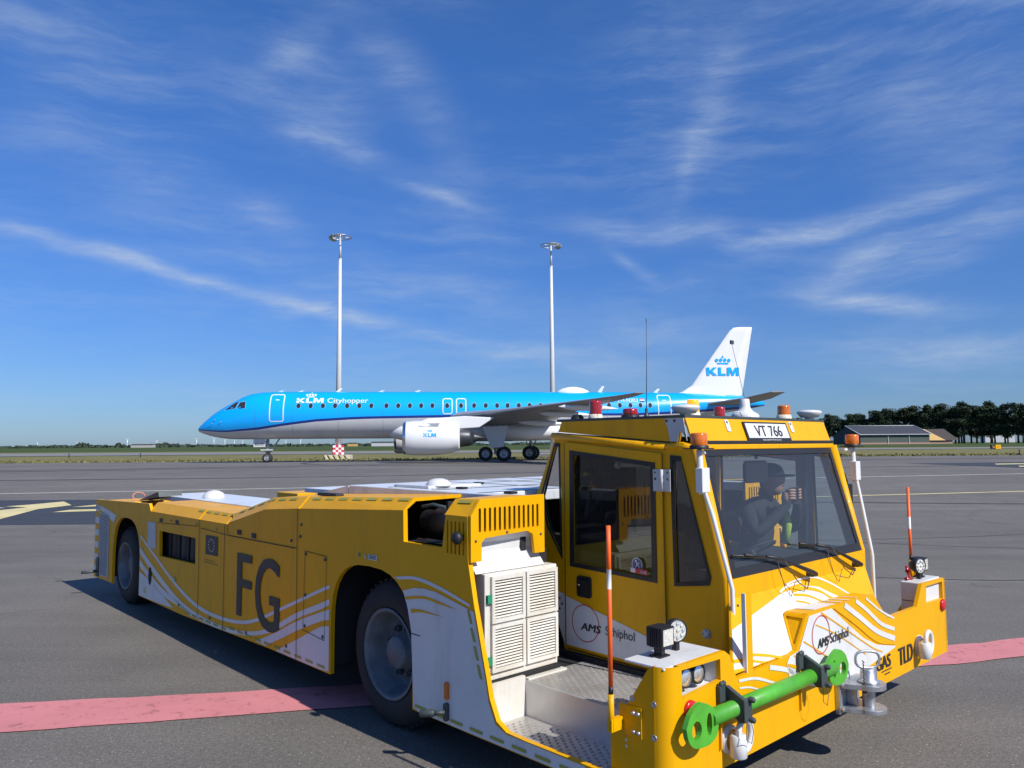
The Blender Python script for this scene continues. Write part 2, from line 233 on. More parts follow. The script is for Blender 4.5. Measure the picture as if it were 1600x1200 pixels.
# ------------------------------------------------------------------ mesh builder
class MB:
    def __init__(s): s.v = []; s.f = []; s.m = []; s.sm = []; s.cut = []
    def add(s, vs, fs, mi=0, smooth=False):
        s.cut.append((len(s.v), len(s.f))); o = len(s.v); s.v += [tuple(x) for x in vs]
        for f in fs: s.f.append([i+o for i in f]); s.m.append(mi); s.sm.append(smooth)
    def box(s, a, b, mi=0):
        x0, y0, z0 = a; x1, y1, z1 = b
        s.add([(x0, y0, z0), (x1, y0, z0), (x1, y1, z0), (x0, y1, z0), (x0, y0, z1), (x1, y0, z1), (x1, y1, z1), (x0, y1, z1)],
              [(0, 3, 2, 1), (4, 5, 6, 7), (0, 1, 5, 4), (1, 2, 6, 5), (2, 3, 7, 6), (3, 0, 4, 7)], mi)
    def tube(s, path, r, n=12, mi=0, cap=True):
        P = [Vector(p) for p in path]; R = r if isinstance(r, (list, tuple)) else [r]*len(P); rings = []
        t0 = (P[1]-P[0]).normalized(); ref = Vector((0, 0, 1)) if abs(t0.z) < .9 else Vector((1, 0, 0)); u = t0.cross(ref).normalized()
        for i, p in enumerate(P):
            t = (P[min(i+1, len(P)-1)]-P[max(i-1, 0)]).normalized(); u = (u-t*u.dot(t)).normalized(); w = t.cross(u)
            rings.append([p+(u*cos(2*pi*k/n)+w*sin(2*pi*k/n))*R[i] for k in range(n)])
        vs = [v for r_ in rings for v in r_]; fs = []
        for i in range(len(P)-1):
            for k in range(n): fs.append((i*n+k, i*n+(k+1) % n, (i+1)*n+(k+1) % n, (i+1)*n+k))
        s.add(vs, fs, mi, True)
        if cap: s.add(rings[0], [tuple(range(n-1, -1, -1))], mi); s.add(rings[-1], [tuple(range(n))], mi)
    def lathe(s, o, axis, prof, n=24, mi=0, smooth=True):
        o = Vector(o); a = Vector(axis).normalized(); ref = Vector((0, 0, 1)) if abs(a.z) < .9 else Vector((1, 0, 0)); u = a.cross(ref).normalized(); w = a.cross(u); vs = []; fs = []
        for (r, h) in prof:
            for k in range(n): vs.append(o+a*h+(u*cos(2*pi*k/n)+w*sin(2*pi*k/n))*max(r, 1e-4))
        for i in range(len(prof)-1):
            for k in range(n): fs.append((i*n+k, i*n+(k+1) % n, (i+1)*n+(k+1) % n, (i+1)*n+k))
        s.add(vs, fs, mi, smooth)
    def plate(s, out, f, w0, w1, holes=(), mi=0):
        loops = [list(out)]+[list(h) for h in holes]
        tr = tessellate_polygon([[Vector((p[0], p[1], 0)) for p in l] for l in loops]); flat = [p for l in loops for p in l]; n = len(flat)
        vs = [f(p[0], p[1], w0) for p in flat]
        if w1 is None: s.add(vs, [tuple(t) for t in tr], mi); return
        vs += [f(p[0], p[1], w1) for p in flat]; fs = [tuple(t) for t in tr]+[tuple(i+n for i in reversed(t)) for t in tr]; o = 0
        for l in loops:
            k = len(l)
            for i in range(k): a = o+i; b = o+(i+1) % k; fs.append((a, b, b+n, a+n))
            o += k
        s.add(vs, fs, mi)
    def band(s, A, B, f, w, n=24, mi=0):
        a = resample(A, n); b = resample(B, n); vs = [f(p[0], p[1], w) for p in a]+[f(p[0], p[1], w) for p in b]
        s.add(vs, [(i, i+1, n+i+1, n+i) for i in range(n-1)], mi)
    def stroke(s, A, wd, f, w, n=24, mi=0, taper=False):
        a = resample(A, n); U = []; D = []
        for i, p in enumerate(a):
            q0 = a[max(0, i-1)]; q1 = a[min(n-1, i+1)]; dx, dy = q1[0]-q0[0], q1[1]-q0[1]; l = sqrt(dx*dx+dy*dy) or 1
            t = wd/2*((i/(n-1.)) if taper else 1); U.append((p[0]-dy/l*t, p[1]+dx/l*t)); D.append((p[0]+dy/l*t, p[1]-dx/l*t))
        s.add([f(p[0], p[1], w) for p in U+D], [(i, i+1, n+i+1, n+i) for i in range(n-1)], mi)
    def build(s, name, mats, parent=None, bevel=0, seg=2, off=None, recalc=True, smooth=None, split=False):
        if split and len(s.cut) > 1:      # every added piece becomes a part of its own
            C = s.cut+[(len(s.v), len(s.f))]; o = None
            for (v0, f0), (v1, f1) in zip(C, C[1:]):
                q = MB(); q.v = s.v[v0:v1]; q.f = [[k-v0 for k in f] for f in s.f[f0:f1]]; q.m = s.m[f0:f1]; q.sm = s.sm[f0:f1]; o = q.build(name, mats, parent, bevel, seg, off, recalc, smooth)
            return o
        me = bpy.data.meshes.new(name)
        vv = s.v if off is None else [(x-off[0], y-off[1], z-off[2]) for x, y, z in s.v]
        me.from_pydata(vv, [], s.f); me.update()
        if not isinstance(mats, (list, tuple)): mats = [mats]
        for m in mats: me.materials.append(M[m] if isinstance(m, str) else m)
        for i, p in enumerate(me.polygons): p.material_index = s.m[i]; p.use_smooth = s.sm[i] if smooth is None else smooth
        if recalc:
            bm = bmesh.new(); bm.from_mesh(me)
            bmesh.ops.remove_doubles(bm, verts=bm.verts, dist=1e-5); bmesh.ops.recalc_face_normals(bm, faces=bm.faces); bm.to_mesh(me); bm.free()
        o = bpy.data.objects.new(name, me); COL.objects.link(o)
        if parent: o.parent = parent
        if bevel:
            b = o.modifiers.new('bevel', 'BEVEL'); b.width = bevel; b.segments = seg; b.limit_method = 'ANGLE'; b.angle_limit = radians(40)
        return o
def resample(P, n):
    # Catmull-Rom smoothed resampling of a 2D polyline
    Q = []
    for i in range(len(P)-1):
        p0 = P[max(0, i-1)]; p1 = P[i]; p2 = P[i+1]; p3 = P[min(len(P)-1, i+2)]
        for k in range(12):
            t = k/12.; Q.append(tuple(.5*((2*p1[j])+(-p0[j]+p2[j])*t+(2*p0[j]-5*p1[j]+4*p2[j]-p3[j])*t*t+(-p0[j]+3*p1[j]-3*p2[j]+p3[j])*t**3) for j in (0, 1)))
    Q.append(tuple(P[-1])); d = [0]
    for i in range(1, len(Q)): d.append(d[-1]+math.dist(Q[i], Q[i-1]))
    out = []; j = 0
    for i in range(n):
        t = d[-1]*i/(n-1)
        while j < len(Q)-2 and d[j+1] < t: j += 1
        sgm = (d[j+1]-d[j]) or 1; a = (t-d[j])/sgm; out.append((Q[j][0]*(1-a)+Q[j+1][0]*a, Q[j][1]*(1-a)+Q[j+1][1]*a))
    return out
def tag(o, label=None, cat=None, group=None, kind=None):
    if label: o['label'] = label
    if cat: o['category'] = cat
    if group: o['group'] = group
    if kind: o['kind'] = kind
    return o
def empty(name, loc=(0, 0, 0), rz=0, parent=None):
    o = bpy.data.objects.new(name, None); COL.objects.link(o); o.location = loc; o.rotation_euler = (0, 0, rz); o.empty_display_size = .2
    if parent: o.parent = parent
    return o
def copy_tree(o, parent=None):
    c = o.copy(); COL.objects.link(c)
    if parent: c.parent = parent
    for ch in list(o.children): copy_tree(ch, c)
    return c
def text(name, s, f, w, x0, x1, z0, z1, m, parent, bold=0.0, shear=0, space=1.0, off=None):
    """lettering as a thin mesh filling the box x0..x1, z0..z1 of the surface f(u, v, w)"""
    if s == 'KLM': V, F = KLM()
    else:
        cu = bpy.data.curves.new('t', 'FONT'); cu.body = s; cu.shear = shear; cu.space_character = space; cu.resolution_u = 4
        ob = bpy.data.objects.new('t', cu); COL.objects.link(ob)
        dg = bpy.context.evaluated_depsgraph_get(); me0 = bpy.data.meshes.new_from_object(ob.evaluated_get(dg))
        V = [v.co.copy() for v in me0.vertices]; F = [list(p.vertices) for p in me0.polygons]
        bpy.data.objects.remove(ob); bpy.data.curves.remove(cu); bpy.data.meshes.remove(me0)
    ax = min(v.x for v in V); bx = max(v.x for v in V); ay = min(v.y for v in V); by = max(v.y for v in V)
    mb = MB()
    for k, d in enumerate((0, -bold, bold, -bold*.5, bold*.5) if bold and s != 'KLM' else (0,)):
        mb.add([f(x0+(x1-x0)*(v.x-ax+d+bold)/(bx-ax+2*bold), z0+(z1-z0)*(v.y-ay)/(by-ay), w+k*.0003) for v in V], F)
    return mb.build(name, m, parent, off=off, recalc=False)
def KLM():
    P = [[(0, 0), (.28, 0), (.28, 1), (0, 1)], [(.28, .40), (.28, .62), (.62, 1), (.96, 1), (.55, .52), (1.0, 0), (.64, 0)],
         [(1.08, 0), (1.82, 0), (1.82, .24), (1.36, .24), (1.36, 1), (1.08, 1)],
         [(1.92, 0), (2.18, 0), (2.18, .62), (2.40, 0), (2.58, 0), (2.80, .62), (2.80, 0), (3.08, 0), (3.08, 1), (2.70, 1), (2.50, .42), (2.30, 1), (1.92, 1)]]
    V = []; F = []
    for p in P:
        o = len(V); q = [Vector((x, y, 0)) for x, y in p]; V += q; F += [tuple(i+o for i in t) for t in tessellate_polygon([q])]
    return V, F
def circ(cx, cy, r, n=24, ry=None): ry = ry or r; return [(cx+r*cos(2*pi*k/n), cy+ry*sin(2*pi*k/n)) for k in range(n)]
def rrect(x0, y0, x1, y1, r, n=4):
    o = []
    for (cx, cy, a) in ((x1-r, y1-r, 0), (x0+r, y1-r, 90), (x0+r, y0+r, 180), (x1-r, y0+r, 270)):
        for k in range(n+1): t = radians(a+90*k/n); o.append((cx+r*cos(t), cy+r*sin(t)))
    return o
# ------------------------------------------------------------------ ground
def g(y):
    t = min(1, max(0, (y-12)/33.)); return .5*t*t*(3-2*t)
def sheet(name, quad, mt, lift, nx=2, ny=40, label=None):
    """quad: four (x, y) corners, draped on the ground and raised by lift"""
    a, b, c, d = quad; vs = []; fs = []
    for j in range(ny+1):
        v = j/ny
        for i in range(nx+1):
            u = i/nx
            x = (a[0]*(1-u)+b[0]*u)*(1-v)+(d[0]*(1-u)+c[0]*u)*v; y = (a[1]*(1-u)+b[1]*u)*(1-v)+(d[1]*(1-u)+c[1]*u)*v
            vs.append((x, y, g(y)+lift))
    for j in range(ny):
        for i in range(nx): k = j*(nx+1)+i; fs.append((k, k+1, k+nx+2, k+nx+1))
    mb = MB(); mb.add(vs, fs); o = mb.build(name, mt, recalc=False)
    tag(o, kind='structure'); return o
mb = MB(); ys = [-60, 0, 8, 12]+[12+1.5*k for k in range(1, 23)]+[60, 120, 400, 1500, 14000]; vs = []
for y in ys:
    for x in (-12000, -200, 0, 200, 12000): vs.append((x, y, g(y)-.05))
fs = [(j*5+i, j*5+i+1, j*5+i+6, j*5+i+5) for j in range(len(ys)-1) for i in range(4)]
mb.add(vs, fs); tag(mb.build('ground', 'grass', recalc=False), kind='structure')
def ey(x): return 61.6+.099*x if x > -60 else 55.7
sheet('apron', [(-200, -40), (200, -40), (200, 81), (-200, 42)], 'asphalt', 0, 40, 60)
sheet('far_taxiway', [(-500, 24), (500, 210), (500, 184), (-500, 128)], 'strip', .0, 4, 4)
sheet('far_field', [(-3000, 190), (3000, 190), (6000, 3500), (-6000, 3500)], 'field', -.02, 4, 4)
# painted markings
sheet('white_line', [(-60, 16.95), (60, 38.95), (60, 39.12), (-60, 17.12)], 'line', .006, 60, 1)
sheet('yellow_line', [(2, 20.72), (60, 32.6), (60, 32.8), (2, 20.9)], 'yline', .006, 40, 1)
b = MB(); GF = lambda u, v, w: (u, v, g(v)+w)
_T = resample([(-14, 3.75), (-7, 4.55), (-3.31, 5.12), (-1.16, 5.46), (3.51, 6.41), (4.3, 6.64), (8, 7.75), (14, 9.7)], 160); _B = resample([(-14, 3.15), (-7, 3.98), (-2.99, 4.62), (-.98, 5.03), (3.04, 5.83), (3.9, 6.07), (8, 7.18), (14, 9.1)], 160); _rr = random.Random(9)
_T = [(x, y+_rr.uniform(-.008, .008)) for x, y in _T]; _B = [(x, y+_rr.uniform(-.008, .008)) for x, y in _B]
b.add([GF(x, y, .006) for x, y in _T+_B], [(k, k+1, 161+k, 160+k) for k in range(159)]); tag(b.build('red_band', 'pink', recalc=False), kind='structure')
sheet('dark_marking_field', [(-30, 16.1), (-2, 16.6), (-2, 23.0), (-30, 22.2)], 'darkasph', .005, 4, 12)
def marks(name, polys, m, lift=.011):
    mb = MB()
    for P in polys:
        bm = bmesh.new(); fx = bm.faces.new([bm.verts.new((x, y, 0)) for x, y in P]); bmesh.ops.triangulate(bm, faces=[fx]); bmesh.ops.subdivide_edges(bm, edges=bm.edges, cuts=3, use_grid_fill=True)
        bm.verts.ensure_lookup_table(); bm.verts.index_update()
        mb.add([(v.co.x, v.co.y, g(v.co.y)+lift) for v in bm.verts], [[v.index for v in f.verts] for f in bm.faces]); bm.free()
    return tag(mb.build(name, m, recalc=False), kind='structure')
marks('taxi_arrow_marking',
      [[(-14.2, 16.4), (-11.55, 17.5), (-12.15, 19.9), (-12.19, 20.8), (-11.87, 20.94), (-12.76, 22.11), (-13.1, 21.3), (-13.5, 20.7), (-12.72, 20.42), (-13.6, 18.0)]], 'yline')
marks('taxi_letter_marking', [[(-11.56, 20.4), (-11.29, 21.0), (-8.0, 21.7), (-8, 21.2), (-10.6, 20.75)], [(-11.29, 19.09), (-11.2, 19.7), (-7.5, 20.5), (-7.6, 20.05), (-10.5, 19.3)]], 'yline')
marks('white_dash_marking', [[(-18, 20.0), (-13.35, 20.2), (-13.3, 20.42), (-18, 20.3)]], 'line')
marks('right_dark_field', [[(21.5, 42.2), (24.0, 36.1), (50, 43), (50, 49), (27.4, 43.2)]], 'darkasph', .006)
marks('right_taxi_marking', [[(25.5, 41.0), (24.9, 39.9), (50, 45.0), (50, 46.0)], [(25.0, 38.3), (24.3, 37.2), (50, 43.6), (50, 44.2)]], 'yline', .012)
# tyre marks and sealed joints on the apron
def trace(pts, w, n=80):
    a = resample(pts, n); mb = MB(); U = []; D = []
    for i, p in enumerate(a):
        q0 = a[max(0, i-1)]; q1 = a[min(n-1, i+1)]; dx, dy = q1[0]-q0[0], q1[1]-q0[1]; l = sqrt(dx*dx+dy*dy) or 1
        ww = w/2*random.uniform(.75, 1.2)
        U.append((p[0]-dy/l*ww, p[1]+dx/l*ww)); D.append((p[0]+dy/l*ww, p[1]-dx/l*ww))
    mb.add([(x, y, g(y)+.0045) for x, y in U+D], [(i, i+1, n+i+1, n+i) for i in range(n-1)]); return mb
M['mark'] = mat('tyre_mark', (.055, .052, .05), .8, noise=.4, nscale=1.2); M['joint'] = mat('sealed_joint', (.03, .028, .027), .7, noise=.2)
for i, (P, w_) in enumerate([([(-60, 34), (-20, 40), (0, 49), (30, 52), (80, 53)], .5), ([(-60, 36), (-22, 41.2), (-1, 50.5), (30, 53.3), (80, 55)], .5),
        ([(-14, 58), (-13.5, 50), (-9, 45), (-2, 44), (8, 46)], .45), ([(8, 20.6), (16, 19.6), (30, 21), (60, 26)], .22), ([(-40, 31), (-10, 32.5), (10, 37), (60, 44)], .35)]):
    tag(trace(P, w_).build('tyre_mark', 'mark', recalc=False), kind='structure')
for P in [[(-2, 12.9), (4, 13.2), (8, 13.6), (14, 15.5)], [(4.4, 9.6), (6, 9.35), (8, 9.7)], [(5.0, 13.3), (7.5, 12.2), (10, 11.9)]]:
    tag(trace(P, .022).build('sealed_joint', 'joint', recalc=False), kind='structure')
# rough grass at the apron edge and beyond
mb = MB()
for i in range(9000):
    x = random.uniform(-75, 75); d = abs(random.gauss(0, 1))*5; y = 61.5+.0985*x+d-.1
    h = random.uniform(.06, .22)*(1.2 if d < 1 else .8); a = random.uniform(0, pi); wv = random.uniform(.05, .2); tx, ty = random.uniform(-.1, .1), random.uniform(-.1, .1)
    z = g(y)-.05
    mb.add([(x-cos(a)*wv, y-sin(a)*wv, z), (x+cos(a)*wv, y+sin(a)*wv, z), (x+tx, y+ty, z+h)], [(0, 1, 2)])
tag(mb.build('grass_tufts', 'grass', recalc=False), 'low dry grass growing along the edge of the apron', 'grass', kind='stuff')
# ------------------------------------------------------------------ floodlight masts
def mast(loc, H, rot, label, checks=True):
    r = empty('floodlight_mast', loc, rot); tag(r, label, 'light mast', 'floodlight masts behind the aircraft')
    b = MB(); b.box((-1.15, -1.15, -.1), (1.15, 1.15, .42)); b.build('base_block', 'concrete', r, bevel=.05)
    s = MB()
    for k in range(5):
        x = -1.05+k*.46
        s.add([(x, -1.155, .02), (x+.22, -1.155, .02), (x+.02, -1.155, .40), (x-.20, -1.155, .40)], [(0, 1, 2, 3)])
    s.build('warning_stripe', 'yline', r, recalc=False, split=True)
    s = MB()
    for k in range(4):
        x = -.90+k*.46; s.add([(x, -1.154, .02), (x+.2, -1.154, .02), (x+0.0, -1.154, .40), (x-.2, -1.154, .40)], [(0, 1, 2, 3)])
    s.build('warning_stripe', 'black', r, recalc=False, split=True)
    c = MB(); n = 4
    for i in range(n if checks else 0):
        for j in range(4):
            x0 = -.47+i*.235; z0 = .45+j*.2; c.box((x0, -.47, z0), (x0+.235, .47, z0+.2), (i+j) % 2)
    if checks: c.build('checker_box', ['cred', 'pwhite'], r)
    p = MB(); p.tube([(0, 0, .4), (0, 0, H*.5), (0, 0, H*.9)], [.27, .20, .13], 16); p.tube([(0, 0, H*.9), (0, 0, H)], [.10, .09], 12); p.lathe((0, 0, H*.9), (0, 0, 1), [(.13, -.05), (.17, 0), (.13, .05)], 16); p.build('pole', 'mast', r)
    h = MB(); pts = [(.95*cos(2*pi*k/32), .95*sin(2*pi*k/32), H) for k in range(33)]; h.tube(pts, .045, 6, cap=False)
    for k in range(6): a = 2*pi*k/6; h.tube([(0, 0, H+.02), (.95*cos(a), .95*sin(a), H)], .03, 5)
    h.tube([(0, 0, H-.2), (0, 0, H+.35)], .07, 8); h.build('ring', 'steel', r)
    for k in range(5):
        a = 2.2+k*.52; f = MB(); f.box((-.16, -.2, -.17), (.16, .2, .1)); o = f.build('floodlight', 'strut', r, bevel=.03); o.location = (.85*cos(a), .85*sin(a), H-.02); o.rotation_euler = (0, .35, a)
    return r
mast((-15.1, 67, .45), 19.6, .3, 'tall floodlight mast behind the front half of the blue aircraft, nearer the nose')
mast((3.75, 71.5, .45), 19.9, 2.6, 'tall floodlight mast behind the wing of the blue aircraft, nearer the tail', False)
# ------------------------------------------------------------------ distant buildings
def hit(px, D): return (px-800)/1205*D
r = empty('barn', (216, 480, .45)); tag(r, 'long green shed with a dark solar roof in front of the tall trees', 'building')
b = MB(); b.box((0, 0, 1.1), (43, .4, 6.2)); b.box((42.6, .4, 0), (43, 40, 6.2)); b.box((0, 39.6, 0), (43, 40, 6.2)); b.build('wall', 'barnwall', r)
b = MB(); b.box((0, -.1, -.5), (43, .3, 1.08)); b.build('plinth', 'brick', r)
b = MB(); b.add([(-.1, 0, 0), (-.1, 40, 0), (-.1, 40, 6.2), (-.1, 20, 11.6), (-.1, 0, 6.2)], [(0, 1, 2, 3, 4)]); b.add([(43, 0, 0), (43, 40, 0), (43, 40, 6.2), (43, 20, 11.6), (43, 0, 6.2)], [(0, 1, 2, 3, 4)]); b.build('gable', 'gableshade', r, split=True)
b = MB(); b.add([(-.6, -1, 6.1), (43.6, -1, 6.1), (43.6, 20, 11.8), (-.6, 20, 11.8)], [(0, 1, 2, 3)]); b.add([(-.6, 41, 6.1), (43.6, 41, 6.1), (43.6, 20, 11.8), (-.6, 20, 11.8)], [(0, 1, 2, 3)]); b.build('roof', 'barnroof', r, recalc=False)
b = MB(); b.box((-.9, -1.3, 5.9), (43.9, -1, 6.35)); b.tube([(-.8, -1.1, 6.25), (-.8, 20, 11.95)], .28, 6); b.tube([(43.8, -1.1, 6.25), (43.8, 20, 11.95)], .28, 6); b.tube([(-.8, 20, 12), (43.8, 20, 12)], .22, 6)
for x in (17, 30): b.box((x, -.35, -.4), (x+.35, -.1, 6))
b.build('trim', 'grey', r)
r = empty('farmhouse', (hit(1455, 505), 505, .45)); tag(r, 'farmhouse with a golden thatched and dark tiled roof beside the shed', 'building')
b = MB(); b.box((-14, 0, -.5), (13, 14, 2.4)); b.build('wall', 'brick', r)
b = MB(); b.add([(-16, -1, 2.3), (8, -1, 2.3), (-1, 8, 9.8), (-16, 8, 9.8)], [(0, 1, 2, 3)]); b.build('roof', 'thatch', r, recalc=False)
b = MB(); b.add([(8, -1, 2.3), (16.5, -1, 2.6), (12, 8, 9.9), (-1, 8, 9.8)], [(0, 1, 2, 3)]); b.build('roof', 'tile', r, recalc=False)
for i, (px, D, w_, h_, lab, m_) in enumerate([(222, 1450, 40, 5, 'small pale farm shed on the horizon, left of the aircraft nose', 'concrete'), (600, 1350, 44, 6, 'low grey warehouse on the horizon below the forward fuselage', 'grey'), (550, 1400, 16, 5, 'small yellowish house on the horizon below the forward fuselage', 'thatch'), (1560, 1300, 50, 12, 'grey block between the tree trunks on the right', 'grey')]):
    r = empty('distant_building', (hit(px, D), D, .45)); tag(r, lab, 'building')
    b = MB(); b.box((-w_/2, 0, 0), (w_/2, 14, h_)); b.build('wall', m_, r)
    b = MB(); b.add([(-w_/2-.5, -.5, h_), (w_/2+.5, -.5, h_), (w_/2+.5, 7, h_*1.35), (-w_/2-.5, 7, h_*1.35), (w_/2+.5, 14.5, h_), (-w_/2-.5, 14.5, h_)], [(0, 1, 2, 3), (3, 2, 4, 5)]); b.build('roof', 'tile', r, recalc=False)
# wind turbines on the horizon
proto = None
for i, (px, D, H) in enumerate([(200, 5200, 60), (60, 7600, 60), (122, 7600, 62), (246, 6500, 60), (308, 5400, 62), (335, 5200, 64), (352, 6000, 66), (367, 6800, 62), (380, 7000, 60), (447, 7200, 62), (470, 6000, 64)]):
    if proto is None:
        r = empty('wind_turbine'); b = MB(); b.tube([(0, 0, 0), (0, 0, H)], [3.2, 2], 8); b.build('tower', 'pwhite', r)
        b = MB()
        for k in range(3):
            a = 2*pi*k/3+.4; b.tube([(0, -3, H), (11*cos(a), -3, H+11*sin(a)), (24*cos(a), -3, H+24*sin(a))], [1.5, 1.6, .4], 6)
        b.lathe((0, -4, H), (0, 1, 0), [(0, 0), (2.2, 1), (2.4, 8), (0, 9)], 10); b.build('rotor', 'pwhite', r); proto = r
    else: r = copy_tree(proto)
    r.location = (hit(px, D), D, 0); r.scale = (.7, .7, .85); ORD = ['first', 'second', 'third', 'fourth', 'fifth', 'sixth', 'seventh', 'eighth', 'ninth', 'tenth', 'eleventh', 'twelfth', 'thirteenth', 'fourteenth', 'fifteenth']; rk = sorted([200, 60, 122, 246, 308, 335, 352, 367, 380, 447, 470]).index(px)
    tag(r, ORD[rk]+(' white wind turbine from the left edge, on the horizon left of the aircraft nose' if px < 310 else ' white wind turbine from the left edge, on the horizon beneath the aircraft nose'), 'wind turbine', 'wind turbines on the horizon')
# ------------------------------------------------------------------ trees
def crown_mesh(seed, H, R, cb, nb=34, nl=150, ls=.95):
    rnd = random.Random(seed); mb = MB()
    for k in range(nb):
        t = rnd.random(); zc = cb+(H-cb)*(.08+.86*t); rr = R*(1-(abs(t-.45)/.62)**2.2)
        a = rnd.uniform(0, 2*pi); d = rr*rnd.uniform(.15, .85); c = Vector((d*cos(a), d*sin(a), zc)); br = R*rnd.uniform(.26, .46)
        for i in range(nl):
            v = Vector((rnd.gauss(0, 1), rnd.gauss(0, 1), rnd.gauss(0, .8))).normalized()*br*(rnd.random()**.35)
            p = c+v; u = Vector((rnd.uniform(-1, 1), rnd.uniform(-1, 1), rnd.uniform(-1, 1))).normalized(); w = u.cross(Vector((rnd.uniform(-1, 1), rnd.uniform(-1, 1), rnd.uniform(-1, 1)))).normalized(); s = ls*rnd.uniform(.5, 1.2)
            mb.add([p-u*s*.5, p+w*s*.4, p+u*s*.5, p-w*s*.4], [(0, 1, 2, 3)])
    return mb
def tree_proto(seed, H, R, cb):
    r = empty('tall_tree'); rnd = random.Random(seed)
    crown_mesh(seed, H, R, cb).build('crown', 'leaf', r, recalc=False)
    b = MB(); b.tube([(0, 0, -.5), (.1, 0, H*.3), (.3, .1, H*.85)], [.55, .42, .12], 8)
    for k in range(9):
        z = H*rnd.uniform(.2, .6); a = rnd.uniform(0, 2*pi); b.tube([(0, 0, z), (R*.3*cos(a), R*.3*sin(a), z+H*.07), (R*.65*cos(a), R*.65*sin(a), z+H*.17)], [.2, .13, .05], 5)
    b.build('trunk', 'bark', r); return r
protos = [tree_proto(11, 28.5, 6.4, 5.0), tree_proto(12, 30.5, 7.0, 6.0), tree_proto(13, 26.5, 6.6, 4.5), tree_proto(14, 29.5, 5.8, 6.0)]
used = set(); rnd = random.Random(5); row = []
for k in range(15): px = 1448+k*20+rnd.uniform(-5, 5); row.append((px, 600-k*5, rnd.uniform(.92, 1.06)))
for k in range(34): px = 1215+k*10+rnd.uniform(-3, 3); row.append((px, 690-k*2.5, .78+.32*min(1, max(0, (k-4)/20.))+rnd.uniform(-.05, .05)))
for k in range(8): row.append((1452+k*24, 655, rnd.uniform(.9, 1.05)))
for i, (px, D, s) in enumerate(row):
    j = rnd.randrange(4)
    if j in used: r = copy_tree(protos[j])
    else: r = protos[j]; used.add(j)
    r.location = (hit(px, D), D, .3); r.scale = (s*1.3, s*1.3, s*rnd.uniform(.94, 1.05)); r.rotation_euler = (0, 0, rnd.uniform(0, 6.28))
    if i < 15: tag(r, ORD[i]+' tall tree with a bare trunk, counting rightwards from the farmhouse in the front row', 'tree', 'tall trees right of the farmhouse')
    elif px < 1446: tag(r, 'dark leafy tree in the dense row that rises behind the shed and farmhouse', 'tree', 'trees behind the shed')
    else: tag(r, 'dark leafy tree filling the gaps behind the front row right of the farmhouse', 'tree', 'trees behind the front row')
for j in range(4):
    if j not in used:
        for c in list(protos[j].children): bpy.data.objects.remove(c)
        bpy.data.objects.remove(protos[j])
# low far-off woods along the horizon: nobody could count them
mb = MB(); rnd = random.Random(3)
for k in range(620):
    px = rnd.uniform(-120, 1320); D = rnd.uniform(1500, 1900); x = hit(px, D)
    hump = 1+1.2*max(0, 1-abs(px-128)/14.)+.9*max(0, 1-abs(px-182)/20.)+1.0*max(0, 1-abs(px-262)/22.)+.9*max(0, 1-abs(px-300)/14.)
    hh = rnd.uniform(2.5, 7)*hump*.8; rr = rnd.uniform(7, 16)
    for i in range(26):
        a = rnd.uniform(0, 2*pi); e = rnd.random(); p = Vector((x+rr*cos(a)*sqrt(1-e*e)*rnd.uniform(.6, 1), D+rr*sin(a)*.6, hh*e))
        u = Vector((rnd.uniform(-1, 1), rnd.uniform(-.6, .6), rnd.uniform(-.5, .5))).normalized(); w = u.cross(Vector((0, 1, .1))).normalized(); s = rnd.uniform(2.2, 4.6)
        mb.add([p-u*s, p+w*s*.6, p+u*s, p-w*s*.6], [(0, 1, 2, 3)])
tag(mb.build('distant_woods', 'far', recalc=False), 'low dark line of far-off woods along the horizon', 'woods', kind='stuff')
# runway sign and edge marker posts
r = empty('taxiway_sign', (73.2, 117.3, .45), .45); tag(r, 'low black and yellow taxiway sign standing in the grass', 'sign')
b = MB(); b.box((-1.1, -.12, .12), (-.1, .12, .72)); b.build('black_panel', 'black', r, bevel=.02)
b = MB(); b.box((-.098, -.12, .12), (1.15, .12, .72)); b.build('yellow_panel', 'yellow', r, bevel=.02)
FS = lambda u, v, w: (u, -.122-w, v)
text('lettering', 'S6', FS, .004, -.85, -.35, .28, .58, 'yellow', r, .01); text('lettering', 'S7', FS, .004, .25, .8, .28, .58, 'text', r, .01)
for x in (-.9, -.3, .4, .95): b = MB(); b.tube([(x, 0, -.05), (x, 0, .14)], .03, 6); b.build('leg', 'black', r)
proto = None
for px, D, lab in [(1589, 67.5, 'short dark marker post in the grass at the right edge of the photo'), (110, 88, 'short dark marker post in the grass far left, nearer the left edge'), (221, 90, 'short dark marker post in the grass between the left edge and the aircraft nose')]:
    if proto is None:
        r = empty('marker_post'); b = MB(); b.tube([(0, 0, -.05), (0, 0, .42)], .05, 8); b.build('stake', 'black', r); b = MB(); b.lathe((0, 0, .42), (0, 0, 1), [(.07, 0), (.08, .03), (.05, .09), (0, .1)], 10); b.build('lamp', 'navy', r); proto = r
    else: r = copy_tree(proto)
    r.location = (hit(px, D), D, .45); tag(r, lab, 'marker post', 'taxiway edge marker posts')
